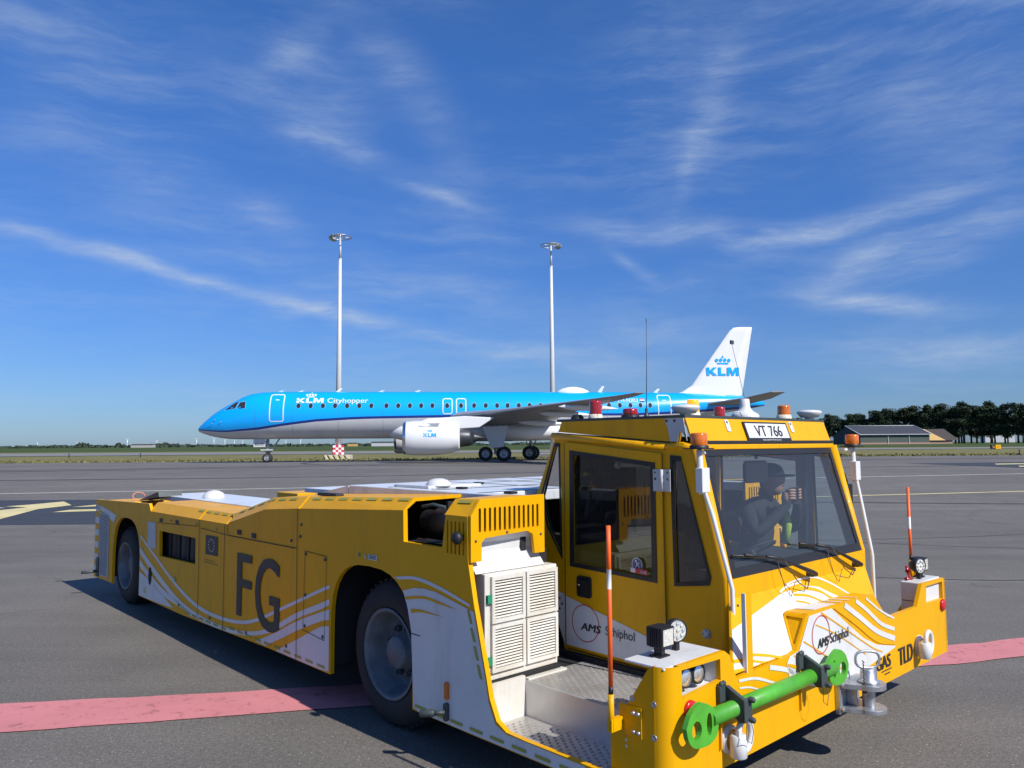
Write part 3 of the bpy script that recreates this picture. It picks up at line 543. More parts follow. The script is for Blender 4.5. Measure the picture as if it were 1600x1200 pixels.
# ------------------------------------------------------------------ aircraft
PH = radians(5); PL = empty('airliner', (-22.16, 54.5, .5), PH)
tag(PL, 'blue and white twin-engined airliner taxiing behind the yellow tug', 'airliner')
ST = [(0, 2.36, 2.32, .02), (.05, 2.47, 2.22, .13), (.15, 2.6, 2.15, .25), (.44, 2.88, 2.03, .50), (.75, 3.15, 1.93, .68), (1.1, 3.46, 1.84, .86), (1.45, 3.70, 1.77, .98), (1.75, 3.89, 1.72, 1.08), (2.2, 4.14, 1.67, 1.19), (2.6, 4.36, 1.65, 1.27), (3.04, 4.62, 1.64, 1.35), (3.66, 4.86, 1.64, 1.42), (4.4, 4.98, 1.65, 1.47), (5.2, 5.02, 1.65, 1.5), (6, 5.03, 1.65, 1.505)]+[(6+1.2*k, 5.03-.0015*k, 1.65, 1.505) for k in range(1, 20)]+[(30, 4.99, 1.7, 1.5), (31, 4.98, 1.85, 1.49), (33, 4.96, 2.25, 1.4), (35, 4.93, 2.75, 1.22), (37, 4.88, 3.2, .98), (39, 4.76, 3.55, .7), (40.5, 4.55, 3.8, .45), (41.3, 4.25, 3.95, .2)]
BL = [(0, 2.335), (.44, 2.33), (1.2, 2.27), (2.16, 2.25), (4.31, 2.45), (6, 2.71), (8.2, 3.0), (11.3, 3.18), (15, 3.24), (18.5, 3.29), (25, 3.36), (31.4, 3.37), (35, 3.55), (37, 3.7), (41.3, 4.0)]
def lerp(T, s, i=1):
    for a, b in zip(T, T[1:]):
        if s <= b[0]: t = (s-a[0])/(b[0]-a[0]); return a[i]*(1-t)+b[i]*t
    return T[-1][i]
def fus(s, z):
    zt, zb, w = lerp(ST, s, 1), lerp(ST, s, 2), lerp(ST, s, 3); c = (zt+zb)/2; h = (zt-zb)/2
    return w*sqrt(max(0, 1-((z-c)/h)**2))
mb = MB(); rings = []; NU, NL = 12, 12
for (s, zt, zb, w) in ST:
    c = (zt+zb)/2; h = (zt-zb)/2; b1 = min(zt-.01, max(zb+.005, lerp(BL, s))); b2 = max(zb+.002, b1-.17*min(1, .25+s/6))
    th1 = math.acos(max(-1, min(1, (b1-c)/h))); th2 = math.acos(max(-1, min(1, (b2-c)/h)))
    T = [th1*k/NU for k in range(NU+1)]+[th2+(pi-th2)*k/NL for k in range(NL+1)]
    rings.append([(s, -w*sin(t), c+h*cos(t)) for t in T]+[(s, w*sin(t), c+h*cos(t)) for t in reversed(T[1:-1])])
n = len(rings[0]); K = NU+NL+2; vs = [p for r_ in rings for p in r_]
fsm = {0: [], 1: [], 2: []}
for i in range(len(rings)-1):
    for k in range(n):
        kk = k if k < K-1 else (n-1-k); mi = 0 if kk < NU else (1 if kk == NU else 2)
        fsm[mi].append((i*n+k, i*n+(k+1) % n, (i+1)*n+(k+1) % n, (i+1)*n+k))
for mi in fsm: mb.add([], []); 
mb.v = list(vs)
for mi in fsm:
    for f in fsm[mi]: mb.f.append(list(f)); mb.m.append(mi); mb.sm.append(True)
mb.f.append(list(range(n))); mb.m.append(0); mb.sm.append(False); mb.f.append([(len(rings)-1)*n+k for k in range(n)]); mb.m.append(2); mb.sm.append(False)
mb.build('fuselage', ['kblue', 'navy', 'pbelly'], PL)
NS = lambda s, z, w: (s, -fus(s, z)-w, z)
# cockpit glazing
for P in ([(2.93, 3.80), (3.08, 4.22), (3.48, 4.27), (3.50, 3.80)], [(2.02, 3.69), (2.72, 4.22), (2.96, 4.28), (2.80, 3.80)]):
    for sg in (1, -1):
        f = lambda s, z, w: (s, -sg*(fus(s, z)+w), z)
        Q = []
        for a, b in zip(P, P[1:]+P[:1]): Q += [(a[0]*(1-t)+b[0]*t, a[1]*(1-t)+b[1]*t) for t in (0, .33, .66)]
        o = MB(); o.plate(Q, f, .012, None); o.build('cockpit_window', 'pglass', PL, recalc=False)
        o = MB(); cx = sum(p[0] for p in Q)/len(Q); cz = sum(p[1] for p in Q)/len(Q); Q2 = [(cx+(p[0]-cx)*1.12, cz+(p[1]-cz)*1.12) for p in Q]; o.plate(Q2, f, .006, None); o.build('cockpit_window_frame', 'pframe', PL, recalc=False)
def ringstroke(P, wd, f, w, mb): mb.stroke(P, wd, f, w, 60)
for nm, (s0, s1, z0, z1) in {'passenger_door': (5.22, 6.15, 2.86, 4.76), 'overwing_exit': (17.2, 17.85, 3.36, 4.45), 'overwing_exit_': (18.16, 18.82, 3.36, 4.45), 'rear_door': (32.8, 33.75, 2.9, 4.7)}.items():
    r_ = rrect(s0, z0, s1, z1, .14, 5); o = MB()
    for a, b in zip(r_, r_[1:]+r_[:1]):
        L_ = math.dist(a, b); k = max(1, int(L_/.15))
        for q in range(k):
            p0 = (a[0]+(b[0]-a[0])*q/k, a[1]+(b[1]-a[1])*q/k); p1 = (a[0]+(b[0]-a[0])*(q+1)/k, a[1]+(b[1]-a[1])*(q+1)/k)
            dx, dy = p1[0]-p0[0], p1[1]-p0[1]; l = math.hypot(dx, dy) or 1; nx, ny = -dy/l*.035, dx/l*.035
            o.add([NS(p0[0]-nx, p0[1]-ny, .012), NS(p1[0]-nx, p1[1]-ny, .012), NS(p1[0]+nx, p1[1]+ny, .012), NS(p0[0]+nx, p0[1]+ny, .012)], [(0, 1, 2, 3)])
    d = o.build(nm.rstrip('_'), 'pwhite', PL, recalc=False)
    h_ = MB(); h_.plate(rrect((s0+s1)/2-.13, z1-.42, (s0+s1)/2+.13, z1-.36, .02), NS, .01, None); h_.build('handle', 'pwhite', d, recalc=False)
WS = [7.17+.836*k for k in range(7)]+[13.24, 14.06, 14.88, 15.67, 16.46, 17.5, 18.48, 19.41, 20.24, 21.05, 21.8, 22.6, 23.38, 24.17, 24.97, 25.8, 26.6, 27.4, 28.3, 29.15, 29.95, 30.72, 31.46, 32.18]
for k, s in enumerate(WS):
    zc = 3.95; o = MB(); P = circ(s, zc, .165, 16, .20); o.plate(P, NS, .008, None, mi=0); P = circ(s, zc-.003, .140, 16, .175); o.plate(P, NS, .014, None, mi=1)
    o.build('window', ['pframe', 'pglass'], PL, recalc=False)
text('lettering', 'KLM', NS, .012, 6.99, 8.87, 4.16, 4.50, 'pwhite', PL, .022); text('lettering', 'Cityhopper', NS, .012, 9.12, 11.95, 4.05, 4.50, 'pwhite', PL, .004)
text('lettering', 'PH-NXU', NS, .012, 29.86, 31.30, 4.18, 4.46, 'pwhite', PL, .02)
def crown(f, w, cx, z0, wd, m, parent):
    o = MB(); h = wd*.5
    o.plate([(cx-.36*wd, z0), (cx+.36*wd, z0), (cx+.36*wd, z0+.10*wd), (cx-.36*wd, z0+.10*wd)], f, w, None)
    for k in (-1.5, -.5, .5, 1.5): o.plate(circ(cx+k*.27*wd, z0+.25*wd+(.02*wd if abs(k) < 1 else 0), .11*wd, 14), f, w, None)
    o.plate([(cx-.02*wd, z0+.38*wd), (cx+.02*wd, z0+.38*wd), (cx+.02*wd, z0+.56*wd), (cx-.02*wd, z0+.56*wd)], f, w, None); o.plate([(cx-.08*wd, z0+.45*wd), (cx+.08*wd, z0+.45*wd), (cx+.08*wd, z0+.49*wd), (cx-.08*wd, z0+.49*wd)], f, w+.001, None)
    o.build('crown_emblem', m, parent, recalc=False)
crown(NS, .012, 7.95, 4.56, .72, 'pwhite', PL)
o = MB(); o.plate([(31.45, 4.37), (31.8, 4.37), (31.8, 4.46), (31.45, 4.46)], NS, .012, None, mi=0); o.plate([(31.45, 4.28), (31.8, 4.28), (31.8, 4.37), (31.45, 4.37)], NS, .012, None, mi=1); o.plate([(31.45, 4.19), (31.8, 4.19), (31.8, 4.28), (31.45, 4.28)], NS, .012, None, mi=2)
o.build('flag', ['cred', 'pwhite', 'navy'], PL, recalc=False)
M['pseam'] = mat('skin_seam', (.02, .22, .50), .5); M['pseam2'] = mat('skin_seam_grey', (.34, .34, .35), .5)
for s_ in (4.2, 6.75, 9.9, 13.0, 16.9, 19.0, 22.0, 26.2, 29.0, 32.4, 34.6):
    o = MB(); zb_ = lerp(BL, s_); zs = [zb_+.03+(lerp(ST, s_)-.12-zb_)*k/9 for k in range(10)]; o.add([NS(s_+d, z, .004) for d in (0, .022) for z in zs], [(k, k+1, 11+k, 10+k) for k in range(9)]); o.build('skin_seam', 'pseam', PL, recalc=False)
    o = MB(); zs = [lerp(ST, s_, 2)+.1+(zb_-.22-lerp(ST, s_, 2)-.1)*k/9 for k in range(10)]; o.add([NS(s_+d, z, .004) for d in (0, .022) for z in zs], [(k, k+1, 11+k, 10+k) for k in range(9)]); o.build('skin_seam', 'pseam2', PL, recalc=False)
for (s_, z_) in ((1.25, 2.75), (1.45, 3.0), (1.9, 2.85)):
    o = MB(); o.tube([NS(s_, z_, -.01), NS(s_-.02, z_, .09), NS(s_-.14, z_-.01, .11)], .018, 6); o.build('air_probe', 'strut', PL)
# wing body fairing
o = MB(); R_ = []
for (s, w, zt, zb) in [(13.0, .3, 2.3, 2.0), (13.5, .95, 2.6, 1.7), (14.3, 1.45, 2.75, 1.5), (15.6, 1.68, 2.8, 1.42), (18, 1.74, 2.8, 1.4), (22, 1.74, 2.75, 1.4), (25, 1.66, 2.7, 1.45), (27.2, 1.3, 2.5, 1.58), (29, .5, 2.2, 1.75)]:
    c = (zt+zb)/2; h = (zt-zb)/2; R_.append([(s, w*abs(cos(t))**.75*(1 if cos(t) > 0 else -1), c+h*abs(sin(t))**.75*(1 if sin(t) > 0 else -1)) for t in [2*pi*k/28 for k in range(28)]])
o.add([p for r_ in R_ for p in r_], [(i*28+k, i*28+(k+1) % 28, (i+1)*28+(k+1) % 28, (i+1)*28+k) for i in range(len(R_)-1) for k in range(28)], 0, True); o.add(R_[0], [tuple(range(28))]); o.add(R_[-1], [tuple(range(28))])
o.build('wing_fairing', 'pwhite', PL)
def foil(le, te, z, lat, th, tw=0):
    prof = [(0, 0), (.02, .42), (.1, .8), (.3, 1), (.6, .72), (1, .06), (1, -.06), (.6, -.28), (.3, -.5), (.1, -.45), (.02, -.25)]; c = te-le
    return [(le+u*c, lat, z+v*th*c*.62+tw*(u-.3)*c) for u, v in prof]
def wing(name, secs, m, parent=PL):
    o = MB(); R_ = [foil(*s) for s in secs]; n = len(R_[0])
    o.add([p for r_ in R_ for p in r_], [(i*n+k, i*n+(k+1) % n, (i+1)*n+(k+1) % n, (i+1)*n+k) for i in range(len(R_)-1) for k in range(n)], 0, False); o.add(R_[0], [tuple(range(n))]); o.add(R_[-1], [tuple(range(n))])
    return o.build(name, m, parent)
for sg in (-1, 1):
    wg = wing('wing', [(17.4, 25.0, 2.85, sg*1.2, .16, -.03), (18.7, 25.0, 3.02, sg*3.0, .13, -.035), (21.0, 25.3, 3.26, sg*6.2, .105, -.035), (24.0, 26.4, 3.50, sg*11.5, .095, -.03), (26.3, 27.4, 3.68, sg*16, .08, -.02), (27.1, 27.7, 3.78, sg*17.2, .07, 0)], 'wing')
    for (lat, s, z) in ((3.9, 24.2, 2.55), (8.4, 25.1, 2.98), (12, 25.8, 3.22)):
        o = MB(); o.lathe((s-1.9, sg*lat, z+.12), (1, 0, -.04), [(0.01, 0), (.14, .4), (.2, 1.1), (.19, 2.2), (.1, 3.0), (.01, 3.5)], 12); o.build('flap_fairing', 'pwhite', wg)
    # engine
    C = (14.62 if sg < 0 else 13.4, sg*5.2, 1.63); en = empty('engine', (0, 0, 0), 0, PL)
    o = MB(); o.lathe(C, (1, 0, 0), [(.83, .55), (.86, .2), (.92, .04), (.99, 0), (1.04, .04), (1.09, .2), (1.13, .7), (1.145, 1.5), (1.12, 2.3), (1.02, 3.0), (.86, 3.55), (.83, 3.68), (.80, 3.55)], 40); o.build('nacelle', 'pwhite', en)
    o = MB(); o.lathe(C, (1, 0, 0), [(.84, .52), (.925, .03), (.99, -.012), (1.045, .03), (1.093, .19)], 40); o.build('inlet_lip', 'chrome', en)
    o = MB(); o.lathe(C, (1, 0, 0), [(.84, .5), (.3, .6), (.24, .45), (0, .2)], 30); o.build('fan', 'pdark', en)
    o = MB(); o.lathe((C[0]+3.48, sg*5.2, 1.63), (1, 0, 0), [(.8, 0), (.62, .2), (.55, .8), (.42, 1.1), (.36, .9), (.3, 1.2), (.03, 1.75)], 24); o.build('exhaust', 'pdark', en)
    o = MB(); P = [(15.5, 2.62), (16.2, 2.9), (18.6, 3.05), (20.6, 2.95), (19.6, 2.3), (18.2, 2.2)]; o.plate(P, lambda u, v, w: (u, sg*5.2+w, v), -.16, .16); o.build('pylon', 'pwhite', en, bevel=.05)
    if sg < 0:
        EF = lambda s, z, w: (s, -5.2-sqrt(max(0, (1.135+w)**2-(z-1.63)**2)), z)
        text('lettering', 'KLM', EF, .012, 15.95, 16.78, 1.68, 1.93, 'kblue', en, .022); crown(EF, .012, 16.37, 2.0, .34, 'kblue', en)
        o = MB(); o.plate([(15.58, 2.35), (16.9, 2.35), (17.0, 2.58), (15.95, 2.56)], EF, .01, None); o.build('duct_scoop', 'strut', en, recalc=False)
        o = MB(); o.plate([(16.02, .9), (16.05, .9), (16.05, 1.55), (16.02, 1.55)], EF, .01, None); o.build('red_stripe', 'cred', en, recalc=False)
        o = MB(); [o.plate([(s, .7), (s+.02, .7), (s+.02, 2.55), (s, 2.55)], EF, .006, None) for s in (14.95, 17.0)]; o.build('nacelle_seam', 'strut', en, recalc=False, split=True)
# fin
o = MB(); FN = [(4.72, 33.7, 39.6, .13), (5.0, 35.0, 39.65, .125), (5.5, 35.75, 39.75, .12), (9.6, 38.75, 40.5, .09), (9.88, 39.1, 40.55, .07), (9.93, 39.6, 40.5, .05)]; R_ = []
prof = [(0, 0), (.03, .45), (.15, .9), (.35, 1), (.7, .6), (1, .06)]
for (z, le, te, th) in FN:
    c = te-le; pts = [(le+u*c, -v*th*c*.42, z) for u, v in prof]+[(le+u*c, v*th*c*.42, z) for u, v in reversed(prof[1:])]; R_.append(pts)
n = len(R_[0]); o.add([p for r_ in R_ for p in r_], [(i*n+k, i*n+(k+1) % n, (i+1)*n+(k+1) % n, (i+1)*n+k) for i in range(len(R_)-1) for k in range(n)], 0, True); o.add(R_[-1], [tuple(range(n))])
fin = o.build('tail_fin', 'pwhite', PL)
def FF(s, z, w):
    le, te = lerp([(a[0], a[1]) for a in FN], z), lerp([(a[0], a[2]) for a in FN], z); th = lerp([(a[0], a[3]) for a in FN], z); c = te-le; u = (s-le)/c
    v = lerp(prof, u); return (s, -v*th*c*.42-w, z)
text('lettering', 'KLM', FF, .045, 36.85, 39.42, 6.22, 6.84, 'kblue', fin, .022); crown(FF, .04, 38.15, 7.08, 1.18, 'kblue', fin)
for sg in (-1, 1): wing('tailplane', [(36.3, 39.6, 4.0, sg*.6, .1), (38.3, 40.4, 4.3, sg*3.4, .09), (39.3, 40.3, 4.6, sg*6.0, .08)], 'wing')
# antennas and the dome
o = MB(); o.lathe((0, 0, 0), (0, 0, 1), [(1.25, -.2), (1.25, 0), (1.1, .12), (.8, .27), (.35, .38), (0, .4)], 28); o.v = [(26.75+x, y*.42, 4.99+z) for x, y, z in o.v]; d = o.build('satcom_dome', 'pwhite', PL); 
for (s, h) in ((9.6, .28), (28.7, .45), (32.9, .3), (38.2, .3), (5.5, .1), (6.9, .1), (12.6, .12), (15.2, .14), (36.7, .25)):
    z = lerp(ST, s)-.02; o = MB(); o.plate([(s-.1, z), (s+.2, z), (s+.42, z+h), (s+.22, z+h)], lambda u, v, w: (u, w, v), -.02, .02); o.build('antenna', 'pwhite', PL)
# landing gear
def wheel(c, r, w, parent):
    o = MB(); o.lathe((c[0], c[1]-w/2, c[2]), (0, 1, 0), [(r*.55, 0), (r*.82, -.01), (r*.95, .04), (r, w*.25), (r, w*.75), (r*.95, w-.04), (r*.82, w+.01), (r*.55, w)], 28); t = o.build('wheel', 'rubber', parent)
    o = MB(); o.lathe((c[0], c[1]-w/2, c[2]), (0, 1, 0), [(0, .02), (r*.18, .0), (r*.2, .05), (r*.45, .06), (r*.5, .0), (r*.56, .0), (r*.56, w), (r*.4, w-.05), (0, w-.03)], 20); o.build('rim', 'strut', t)
def gear(c, pairs, top, parent, nm):
    gr = empty(nm, (0, 0, 0), 0, parent)
    for (x, y, z, r, w) in pairs: wheel((x, y, z), r, w, gr)
    o = MB(); o.tube([(c[0], c[1], pairs[0][2]), (c[0], c[1], top)], [.08, .12], 12); o.tube([(c[0], c[1]-.35, pairs[0][2]), (c[0], c[1]+.35, pairs[0][2])], .07, 10); o.tube([(c[0]+.1, c[1], pairs[0][2]+.3), (c[0]+.9, c[1], top)], .05, 8); o.tube([(c[0], c[1], pairs[0][2]+.25), (c[0]-.35, c[1], (pairs[0][2]+top)/2), (c[0], c[1], top-.1)], .035, 6); o.build('strut', 'strut', gr); return gr
ng = gear((4.81, 0), [(4.81, -.2, .32, .32, .2), (4.81, .2, .32, .32, .2)], 1.8, PL, 'nose_gear')
o = MB(); o.plate([(3.9, 1.1), (4.72, 1.1), (4.72, 1.66), (3.9, 1.66)], lambda u, v, w: (u, -.33+w, v), -.015, .015); o.plate([(4.4, .85), (5.2, .85), (5.2, .93), (4.4, .93)], lambda u, v, w: (u, -.2+w, v), -.2, .2); o.build('gear_door', 'pbelly', ng)
text('lettering', '602-02', lambda u, v, w: (u, -.346-w, v), .006, 4.0, 4.6, 1.2, 1.4, 'text', ng, .01)
gg = gear((20.8, -2.9), [(21.4, -2.75, .53, .53, .38), (20.15, -2.6, .53, .5, .38)], 2.6, PL, 'main_gear')
o = MB(); o.plate([(19.9, 2.4), (21.7, 2.45), (21.35, 1.0), (20.5, .95)], lambda u, v, w: (u, -3.05+w, v), -.02, .02); o.build('gear_door', 'pbelly', gg)
gg = gear((23.9, 2.9), [(23.75, 2.6, .53, .52, .38), (24.1, 3.1, .53, .52, .38)], 2.4, PL, 'main_gear')
# ------------------------------------------------------------------ aircraft tug   (local x = across from the near side, y = from the front bumper to the rear, z = up)
OX, OY = 1.58, 3.85
TO = Vector((.505, 3.178, 0)); TR = atan2(RV.y, RV.x)
tw = TO+RV*OX+BV*OY
TG = empty('aircraft_tug', (tw.x, tw.y, 0), TR)
tag(TG, 'low yellow towbarless aircraft tug with a cab and white wave stripes parked in the foreground', 'aircraft tug')
OFF = (OX, OY, 0)
def tb(mb, name, m, parent=TG, **k): return mb.build(name, m, parent, off=OFF, **k)
WID = 3.16
SIDE = lambda u, v, w: (-w, u, v)                      # u = y, v = z, w outwards on the near side
RSIDE = lambda u, v, w: (WID+w, u, v)
FR = lambda u, v, w: (u, -.1-w, v)
CF = lambda u, v, w: (u, .11-w, v)
CS = lambda u, v, w: (.84-w, u, v)
CSR = lambda u, v, w: (2.40+w, u, v)
def arch(c, a, z0, h, zb, n=16, e=2.7):
    P = [(c+a, zb)]
    for k in range(n+1):
        t = pi*k/n; cx, sx_ = cos(t), sin(t); P.append((c+a*(abs(cx)**(2/e))*(1 if cx > 0 else -1), z0+h*abs(sx_)**(2/e)))
    P.append((c-a, zb)); return P
A1 = arch(6.66, .45, .45, .47, .19); A2 = arch(2.01, .445, .5, .435, .215)
out = [(7.8, .19)]+[(7.13, .20)]+A1+[(5.0, .185), (3.3, .215)]+A2+[(1.02, .215), (.16, .22), (.16, .29), (.35, .29), (.67, .288), (.80, .292), (.87, .325), (.92, .42), (.945, .52), (1.04, .86), (1.085, 1.06), (1.09, 1.285),
       (1.27, 1.285), (1.30, 1.11), (1.655, 1.11), (1.66, 1.285), (2.9, 1.225), (3.42, 1.19), (4.1, 1.035), (5.92, 1.03), (5.98, 1.10), (7.8, 1.055)]
VENTS = [rrect(1.115+.033*k, 1.085, 1.13+.033*k, 1.255, .006, 2) for k in range(5)]
GR = [(4.75, .65), (5.65, .63), (5.66, .865), (4.76, .87)]
FILL = circ(5.88, .42, .045, 16, .085)
b = MB(); b.plate(out, SIDE, -.028, 0, VENTS+[GR, FILL]); tb(b, 'side_panel', 'yellow', smooth=False)
b = MB(); b.plate(out, RSIDE, -.028, 0, []); tb(b, 'side_panel', 'yellow', smooth=False)
# chamfers and narrow tops along both sides
UP = [(1.09, 1.37), (1.69, 1.35), (2.95, 1.30), (3.44, 1.27), (4.14, 1.11), (5.98, 1.11)]
LO = [(1.09, 1.285), (1.69, 1.285), (2.95, 1.223), (3.44, 1.188), (4.14, 1.033), (5.98, 1.03)]
for sx_, base in ((1, 0), (-1, WID)):
    b = MB()
    def seg(y0, y1):
        ysn = sorted({y0, y1}|{p[0] for p in UP if y0 < p[0] < y1})
        for ya, yb in zip(ysn, ysn[1:]):
            ua, ub, la, lb = lerp(UP, ya), lerp(UP, yb), lerp(LO, ya), lerp(LO, yb)
            V = []
            for t in (0, .02):
                V += [(base+sx_*(0+t), ya, la-.002), (base+sx_*(0+t), yb, lb-.002), (base+sx_*(.075+t*.6), yb, ub-t), (base+sx_*(.075+t*.6), ya, ua-t), (base+sx_*.42, yb, ub-t+.004), (base+sx_*.42, ya, ua-t+.004)]
            b.add(V, [(0, 1, 2, 3), (3, 2, 4, 5), (6, 7, 8, 9), (9, 8, 10, 11), (0, 3, 9, 6), (1, 2, 8, 7), (3, 5, 11, 9), (2, 4, 10, 8)])
    for (y0, y1) in (((1.09, 1.28), (1.66, 2.885), (2.915, 4.09), (4.13, 4.68), (4.71, 5.96)) if sx_ > 0 else ((1.09, 2.885), (2.915, 4.09), (4.13, 5.96))): seg(y0, y1)
    tb(b, 'edge_panel', 'yellow')
# side stripes
D = {
 'S1u':[(7.795, 1.001), (7.428, 0.977), (7.007, 0.921)], 'S1l':[(7.795, 0.956), (7.483, 0.93), (7.116, 0.84)],
 'A_u':[(6.2, 0.785), (5.809, 0.651), (5.194, 0.443), (4.693, 0.33), (4.281, 0.304), (3.879, 0.324), (3.542, 0.389), (3.04, 0.565), (2.598, 0.724), (2.47, 0.768)],
 'A_l':[(6.2, 0.76), (5.806, 0.619), (5.191, 0.408), (4.691, 0.296), (4.28, 0.276), (3.877, 0.298), (3.541, 0.363), (3.04, 0.541), (2.598, 0.701), (2.47, 0.745)],
 'B_u':[(6.2, 0.665), (5.797, 0.518), (5.185, 0.329), (4.688, 0.252), (4.117, 0.235), (3.674, 0.274), (3.329, 0.355), (2.922, 0.522), (2.596, 0.633), (2.47, 0.68)],
 'B_l':[(6.2, 0.60), (5.791, 0.451), (5.181, 0.277), (4.685, 0.209), (4.115, 0.205), (3.673, 0.243), (3.277, 0.336), (2.921, 0.482), (2.595, 0.594), (2.47, 0.642)],
 'C_u':[(6.2, 0.54), (5.605, 0.363), (5.102, 0.281), (4.70, 0.212)], 'C_l':[(6.2, 0.478), (5.6, 0.297), (4.945, 0.236), (4.83, 0.206)],
 'C2_u':[(3.534, 0.229), (3.202, 0.349), (2.92, 0.466), (2.594, 0.576), (2.47, 0.615)], 'C2_l':[(3.375, 0.224), (3.08, 0.337), (2.918, 0.403), (2.593, 0.518), (2.47, 0.549)],
 'D_u':[(6.2, 0.425), (5.782, 0.355), (5.256, 0.215)], 'D_l':[(6.2, 0.196), (5.768, 0.198), (5.256, 0.21)],
 'D2_u':[(3.2, 0.225), (2.916, 0.345), (2.592, 0.483), (2.47, 0.509)], 'D2_l':[(3.2, 0.220), (2.912, 0.22), (2.585, 0.222), (2.47, 0.231)],
 'E_u':[(1.745, 0.905), (1.535, 0.93), (1.318, 0.906), (1.07, 0.85)], 'E_l':[(1.70, 0.895), (1.535, 0.912), (1.318, 0.886), (1.065, 0.834)],
 'Y1_u':[(1.634, 0.81), (1.461, 0.836), (1.318, 0.827), (1.169, 0.806)], 'Y1_l':[(1.626, 0.795), (1.461, 0.822), (1.318, 0.814), (1.169, 0.806)],
 'Y2_u':[(1.58, 0.751), (1.49, 0.761), (1.388, 0.758), (1.284, 0.753)], 'Y2_l':[(1.57, 0.730), (1.49, 0.747), (1.388, 0.751), (1.284, 0.753)]}
for fn in (SIDE, RSIDE):
    b = MB(); w0 = .0025
    for k in ('S1', 'A_', 'B_', 'C_', 'C2_', 'D_', 'D2_', 'E_'): b.band(D[k+'u'], D[k+'l'], fn, w0, 40)
    Wp = [(1.655, .84), (1.55, .868), (1.461, .876), (1.35, .872), (1.25, .854), (1.15, .836), (1.036, .815), (.95, .51), (.925, .40), (.875, .31), (.80, .285), (.30, .284), (.30, .225), (1.02, .22), (1.50, .218), (1.553, .23), (1.567, .5), (1.575, .63), (1.61, .75)]
    b.plate(Wp, fn, w0, None)
    for z in [.25+.135*k for k in range(6)]: b.plate([(7.645, z), (7.795, z), (7.795, z+.07), (7.645, z+.07)], fn, w0, None)
    tb(b, 'wave_stripe', 'white', recalc=False, split=True)
    b = MB(); b.band(D['Y1_u'], D['Y1_l'], fn, .0045, 20); b.band(D['Y2_u'], D['Y2_l'], fn, .0045, 20); tb(b, 'thin_stripe', 'yellow', recalc=False, split=True)
# seams, catches, hinges, bolts on the near side
b = MB(); s_ = lambda P, wd=.007: b.stroke(P, wd, SIDE, .005, max(2, len(P)*6))
s_([(4.07, .95), (2.93, .955)]); s_([(4.07, .95), (4.09, 1.03)]); s_([(2.915, 1.22), (2.915, .96), (2.905, .22)], .006); s_([(4.69, 1.03), (4.67, .98), (4.665, .21)]); s_([(4.14, 1.03), (4.135, .20)]); s_([(4.69, .975), (5.72, .935)], .005)
s_([(4.09, .95), (4.64, .965)], .005)
for P in ([(2.51, .94), (2.80, .95), (2.815, .43), (2.53, .41), (2.51, .94)],): [s_([P[i], P[i+1]], .004) for i in range(4)]
s_([(1.57, .62), (1.49, .62)], .005)
tb(b, 'panel_seam', 'seam', recalc=False, split=True)
b = MB()
for (y, z) in ((3.86, .99), (3.60, .985), (5.62, .965), (5.2, .975)): b.plate(rrect(y-.035, z-.018, y+.035, z+.018, .006, 2), SIDE, .001, .006)
b.plate(rrect(2.6, 1.29, 2.85, 1.31, .01, 2), lambda u, v, w: (.14+w, u, v+.02), -.03, .03)
tb(b, 'latch', 'black', split=True)
b = MB()
for (y, z) in ((2.79, .93), (2.53, .92), (2.79, .46), (2.55, .43), (2.79, .66), (2.86, 1.12), (2.87, 1.04), (3.0, 1.0), (3.05, .28), (3.7, .26), (4.4, .26), (5.1, .26), (4.3, .985), (4.72, 1.0), (5.35, .985)): b.lathe((0, y, z), (-1, 0, 0), [(.011, .002), (.010, .008), (0, .010)], 10)
tb(b, 'bolt', 'darkgrey', split=True)
b = MB(); bz = lambda y: .237 if y < 4 else .215
for k in range(30):
    y = .35+.155*k
    if 1.5 < y < 2.5 or y > 5.0: continue
    b.plate(rrect(y, bz(y)-.001, y+.10, bz(y)+.015, .006, 2), SIDE, .0045, None)
for k in range(4):
    t = k/4.; y = .975+.10*t; z = .50+.34*t
    b.plate([(y-.005, z), (y+.015, z), (y+.04, z+.065), (y+.02, z+.065)], SIDE, .0045, None)
for k in range(22):
    y = 1.12+.17*k+(.05 if k > 0 else 0)
    if 1.24 < y < 1.67 or 2.8 < y < 2.93: continue
    u, l = lerp(UP, y), lerp(LO, y); u2, l2 = lerp(UP, y+.11), lerp(LO, y+.11)
    P = lambda yy, uu, ll, t: (.075*t-.003, yy, ll+(uu-ll)*t+.003)
    b.add([P(y, u, l, .72), P(y+.11, u2, l2, .72), P(y+.11, u2, l2, .9), P(y, u, l, .9)], [(0, 1, 2, 3)])
tb(b, 'reflective_tape', 'retro', recalc=False, split=True)
text('lettering', 'F', SIDE_ := (lambda u, v, w: (-w, -u, v)), .005, -3.885, -3.62, .365, .835, 'text', TG, .02, off=OFF)
text('lettering', 'G', SIDE_, .005, -3.56, -3.16, .33, .845, 'text', TG, .02, off=OFF)
b = MB(); b.plate([(4.27, .765), (4.525, .76), (4.525, .918), (4.27, .92)], SIDE, .004, None); fl = tb(b, 'european_flag_plate', 'text', recalc=False)
b = MB()
for k in range(12): a = 2*pi*k/12; b.plate(circ(4.398+.058*cos(a), .842+.05*sin(a), .008, 5), SIDE, .006, None)
tb(b, 'star_ring', 'beige', fl, recalc=False)
text('lettering', 'Co-financed by\nthe European Union', SIDE_, .004, -4.55, -4.26, .685, .725, 'text', TG, 0, off=OFF)
b = MB(); b.plate([(1.92, .975), (2.02, .975), (2.02, 1.005), (1.92, 1.005)], SIDE, .004, None); b.plate([(4.70, .70), (4.5, .70), (4.5, .70)], SIDE, .004, None) if 0 else None; lab = tb(b, 'info_label', 'white', recalc=False)
